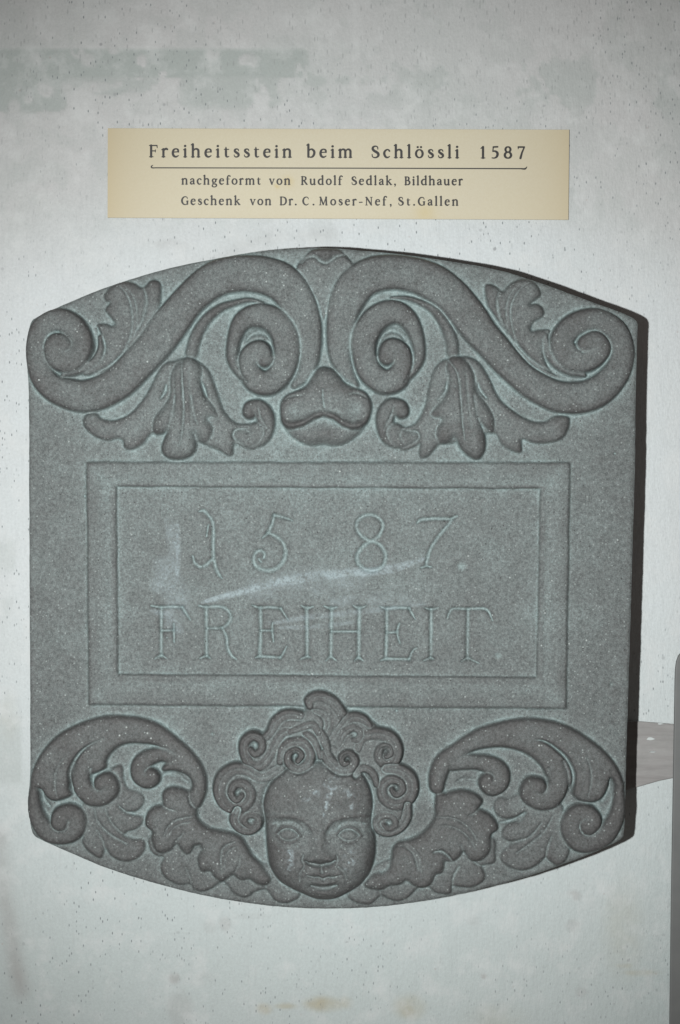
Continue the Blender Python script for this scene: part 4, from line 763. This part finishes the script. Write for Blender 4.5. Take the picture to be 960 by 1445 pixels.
def glyph_mesh(strokes, bold=1.0, cell=.34):
    segs = []
    for kind, P in strokes:
        P = [(a, b, c*bold) for a, b, c in P]
        q = spline(P, False, .7) if kind == 's' else np.array(P, float)
        segs += [(q[i], q[i+1]) for i in range(len(q)-1)]
    al = np.array([p for s_ in segs for p in s_]); x0, y0 = al[:, :2].min(0)-1.9; x1, y1 = al[:, :2].max(0)+1.9
    xs_, ys_ = np.arange(x0, x1, cell), np.arange(y0, y1, cell); X, Y = np.meshgrid(xs_, ys_); Fd = np.full(X.shape, 9.0)
    for (a, b) in segs:
        dx, dy = b[0]-a[0], b[1]-a[1]; L = dx*dx+dy*dy+1e-9; t = np.clip(((X-a[0])*dx+(Y-a[1])*dy)/L, 0, 1)
        Fd = np.minimum(Fd, np.hypot(X-a[0]-t*dx, Y-a[1]-t*dy)-(a[2]+(b[2]-a[2])*t))
    verts = []; key = {}; faces = []
    def vert(k, x, y):
        if k not in key: key[k] = len(verts); verts.append((x, 0, y))
        return key[k]
    ny_, nx_ = Fd.shape
    for j in range(ny_-1):
        for i in range(nx_-1):
            c4 = [(j, i), (j, i+1), (j+1, i+1), (j+1, i)]; v4 = [Fd[c_] for c_ in c4]
            if min(v4) >= 0: continue
            poly_ = []
            for k in range(4):
                a, b = c4[k], c4[(k+1) % 4]; fa, fb = v4[k], v4[(k+1) % 4]
                if fa < 0: poly_.append(vert(a, X[a], Y[a]))
                if (fa < 0) != (fb < 0):
                    t = fa/(fa-fb); poly_.append(vert((min(a, b), max(a, b)), X[a]+(X[b]-X[a])*t, Y[a]+(Y[b]-Y[a])*t))
            if len(poly_) >= 3: faces.append(poly_)
    me = bpy.data.meshes.new('printed_letter'); me.from_pydata(verts, [], faces); me.materials.append(ink); return me
cache = {}
def word(txt, x0, x1, y0, size, bold):
    adv = [G[ch][0] for ch in txt]; sx = size*(1.05 if size > 1 else 1.02)
    gap = ((x1-x0)-sum(adv)*sx)/max(1, len(txt)-1); x = x0
    for ch, a in zip(txt, adv):
        kk = (ch, bold)
        if kk not in cache: cache[kk] = glyph_mesh(G[ch][1], bold)
        o = bpy.data.objects.new('printed_letter', cache[kk]); C.objects.link(o); o.parent = card
        y = y0+(x-212)*.0028
        o.location = np.array(WW(x, y, CH+.55))-CL_; k_ = S*F_W; o.scale = (sx*k_, k_, size*k_)
        x += a*sx+gap
for t, a, b, y, s_, bd in (('Freiheitsstein', 211, 412, 221.6, 1.17, 1.38), ('beim', 433, 498, 221.6, 1.17, 1.38), ('Schlössli', 524, 648, 221.8, 1.17, 1.38), ('1587', 677, 741, 222, 1.17, 1.38),
    ('nachgeformt', 256.5, 368, 260.0, .81, 1.5), ('von', 380, 410, 260.0, .81, 1.5), ('Rudolf', 425, 482.5, 260, .81, 1.5), ('Sedlak,', 496, 559, 260, .81, 1.5), ('Bildhauer', 571, 653, 260, .81, 1.5),
    ('Geschenk', 256, 339, 288.8, .81, 1.5), ('von', 353, 383, 288.8, .81, 1.5), ('Dr.', 395, 419, 288.8, .81, 1.5), ('C.', 427, 444, 288.8, .81, 1.5), ('Moser-Nef', 450, 545, 288.8, .81, 1.5), (',', 550, 554, 288.8, .81, 1.5), ('St.', 562, 586, 288.8, .81, 1.5), ('Gallen', 590, 647, 288.8, .81, 1.5)):
    word(t, a, b, y, s_, bd)
# ruled line with little hooks
me = glyph_mesh([('s', [(215.5, -232.8, .5), (213.4, -234.4, .9), (214.4, -236.4, .9), (220, -236.4, .75)]), ('l', [(218, -236.4, .8), (480, -236.9, .75), (736, -237.6, .85)]), ('s', [(734, -237.7, .8), (740, -237.8, 1.2), (742.6, -234.8, .4)])], 1.0, .55)
o = bpy.data.objects.new('ruled_line', me); C.objects.link(o); o.parent = card; o.location = np.array(WW(0, 0, CH+.55))-CL_; o.scale = (S*F_W, S, S*F_W)

# ------------------------------------------------------------------ raised strip standing in for a shadow on the wall, between stone and post
def prism(name, pts, h0, h1, m, parent=None, bev=1.2, nx_=1):
    """closed prism from picture outline on the wall plane, with bevelled front edge"""
    q = np.array(pts, float); n = len(q); c = q.mean(0); V = []; loc = np.array(parent.location) if parent is not None else np.zeros(3)
    def inset(d): 
        out = []
        for i in range(n):
            a, b, e2 = q[i-1], q[i], q[(i+1) % n]; t = (e2-a)/(np.hypot(*(e2-a))+1e-9); nn = np.array([t[1], -t[0]])
            if np.dot(nn, c-b) < 0: nn = -nn
            out.append(b+nn*d)
        return out
    rings = [(0, h0), (0, h1-bev), (bev*.35, h1-bev*.3), (bev, h1)]
    for d, h in rings:
        for p in inset(d): V.append(np.array(WW(p[0], p[1], h))-loc)
    F = [[r*n+i, r*n+(i+1) % n, (r+1)*n+(i+1) % n, (r+1)*n+i] for r in range(3) for i in range(n)]
    F += [list(range(3*n, 4*n)), list(range(n-1, -1, -1))]
    me = bpy.data.meshes.new(name); me.from_pydata([tuple(v) for v in V], [], F); me.update(); me.materials.append(m)
    import bmesh
    b_ = bmesh.new(); b_.from_mesh(me); bmesh.ops.recalc_face_normals(b_, faces=b_.faces); b_.to_mesh(me); b_.free()
    o = bpy.data.objects.new(name, me); C.objects.link(o)
    if parent is not None: o.parent = parent
    return o
shade_mat, nt, nd, lk, bs = mat('shadow_grey')
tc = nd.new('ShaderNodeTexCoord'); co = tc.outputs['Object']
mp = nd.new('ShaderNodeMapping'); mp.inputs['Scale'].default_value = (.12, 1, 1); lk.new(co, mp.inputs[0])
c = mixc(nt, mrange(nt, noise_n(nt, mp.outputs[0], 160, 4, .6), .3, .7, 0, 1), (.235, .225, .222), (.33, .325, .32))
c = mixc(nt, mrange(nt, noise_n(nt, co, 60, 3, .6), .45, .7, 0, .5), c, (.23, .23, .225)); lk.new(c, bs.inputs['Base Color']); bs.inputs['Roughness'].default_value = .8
chipm, nt, nd, lk, bs2 = mat('plaster_splash'); bs2.inputs['Base Color'].default_value = (.52, .56, .56, 1); bs2.inputs['Roughness'].default_value = .8
strip_root = bpy.data.objects.new('shadow_strip', None); C.objects.link(strip_root); strip_root.location = WW(925, 1110, 0)
strip_root['label'] = 'brownish grey shadow, built as a flat strip, on the wall between the stone and the dark post, flecked with plaster'; strip_root['category'] = 'shadow_strip'
prism('strip_body', [(700,1014),(760,1015.5),(860,1017),(905,1018),(930,1020),(955,1022),(1010,1024),(1090,1026),(1090,1070),(1010,1085),(955,1097),(930,1102),(897,1111.5),(860,1122),(760,1140),(700,1150)], 0, 5.5, shade_mat, strip_root, 1.5)
for cx, cy, rx, ry in ((918,1042.5,5.5,2.2),(921,1061,5,1.1),(932,1021.5,4,1.2)):
    prism('plaster_splash', [(cx+rx*math.cos(a)*(1+.25*math.sin(3*a+cx)), cy+ry*math.sin(a)) for a in [k*math.pi/7 for k in range(14)]], 5.0, 6.4, chipm, strip_root, .5)
# ------------------------------------------------------------------ dark post in front of the wall at the right edge
metal, nt, nd, lk, bs = mat('dark_grey_paint')
tc = nd.new('ShaderNodeTexCoord'); co = tc.outputs['Object']
c = mixc(nt, mrange(nt, noise_n(nt, co, 60, 3, .6), .35, .65, 0, 1), (.125, .130, .130), (.138, .143, .142)); lk.new(c, bs.inputs['Base Color']); bs.inputs['Roughness'].default_value = .55
post = bpy.data.objects.new('post', None); C.objects.link(post); post.location = WW(985, 1900, 0)
post['label'] = 'dark grey upright post with rounded top at the right edge of the picture'; post['category'] = 'post'
pp = [(941,2000),(943.5,1600),(944.5,1445),(947,1250),(950,1080),(952,960),(952.5,945),(954,933),(957,925),(962,919),(970,915),(980,913.5),(1000,913),(1018,917),(1026,930),(1028,960),(1030,2000)]
prism('post_body', pp, 14, 60, metal, post, 3)
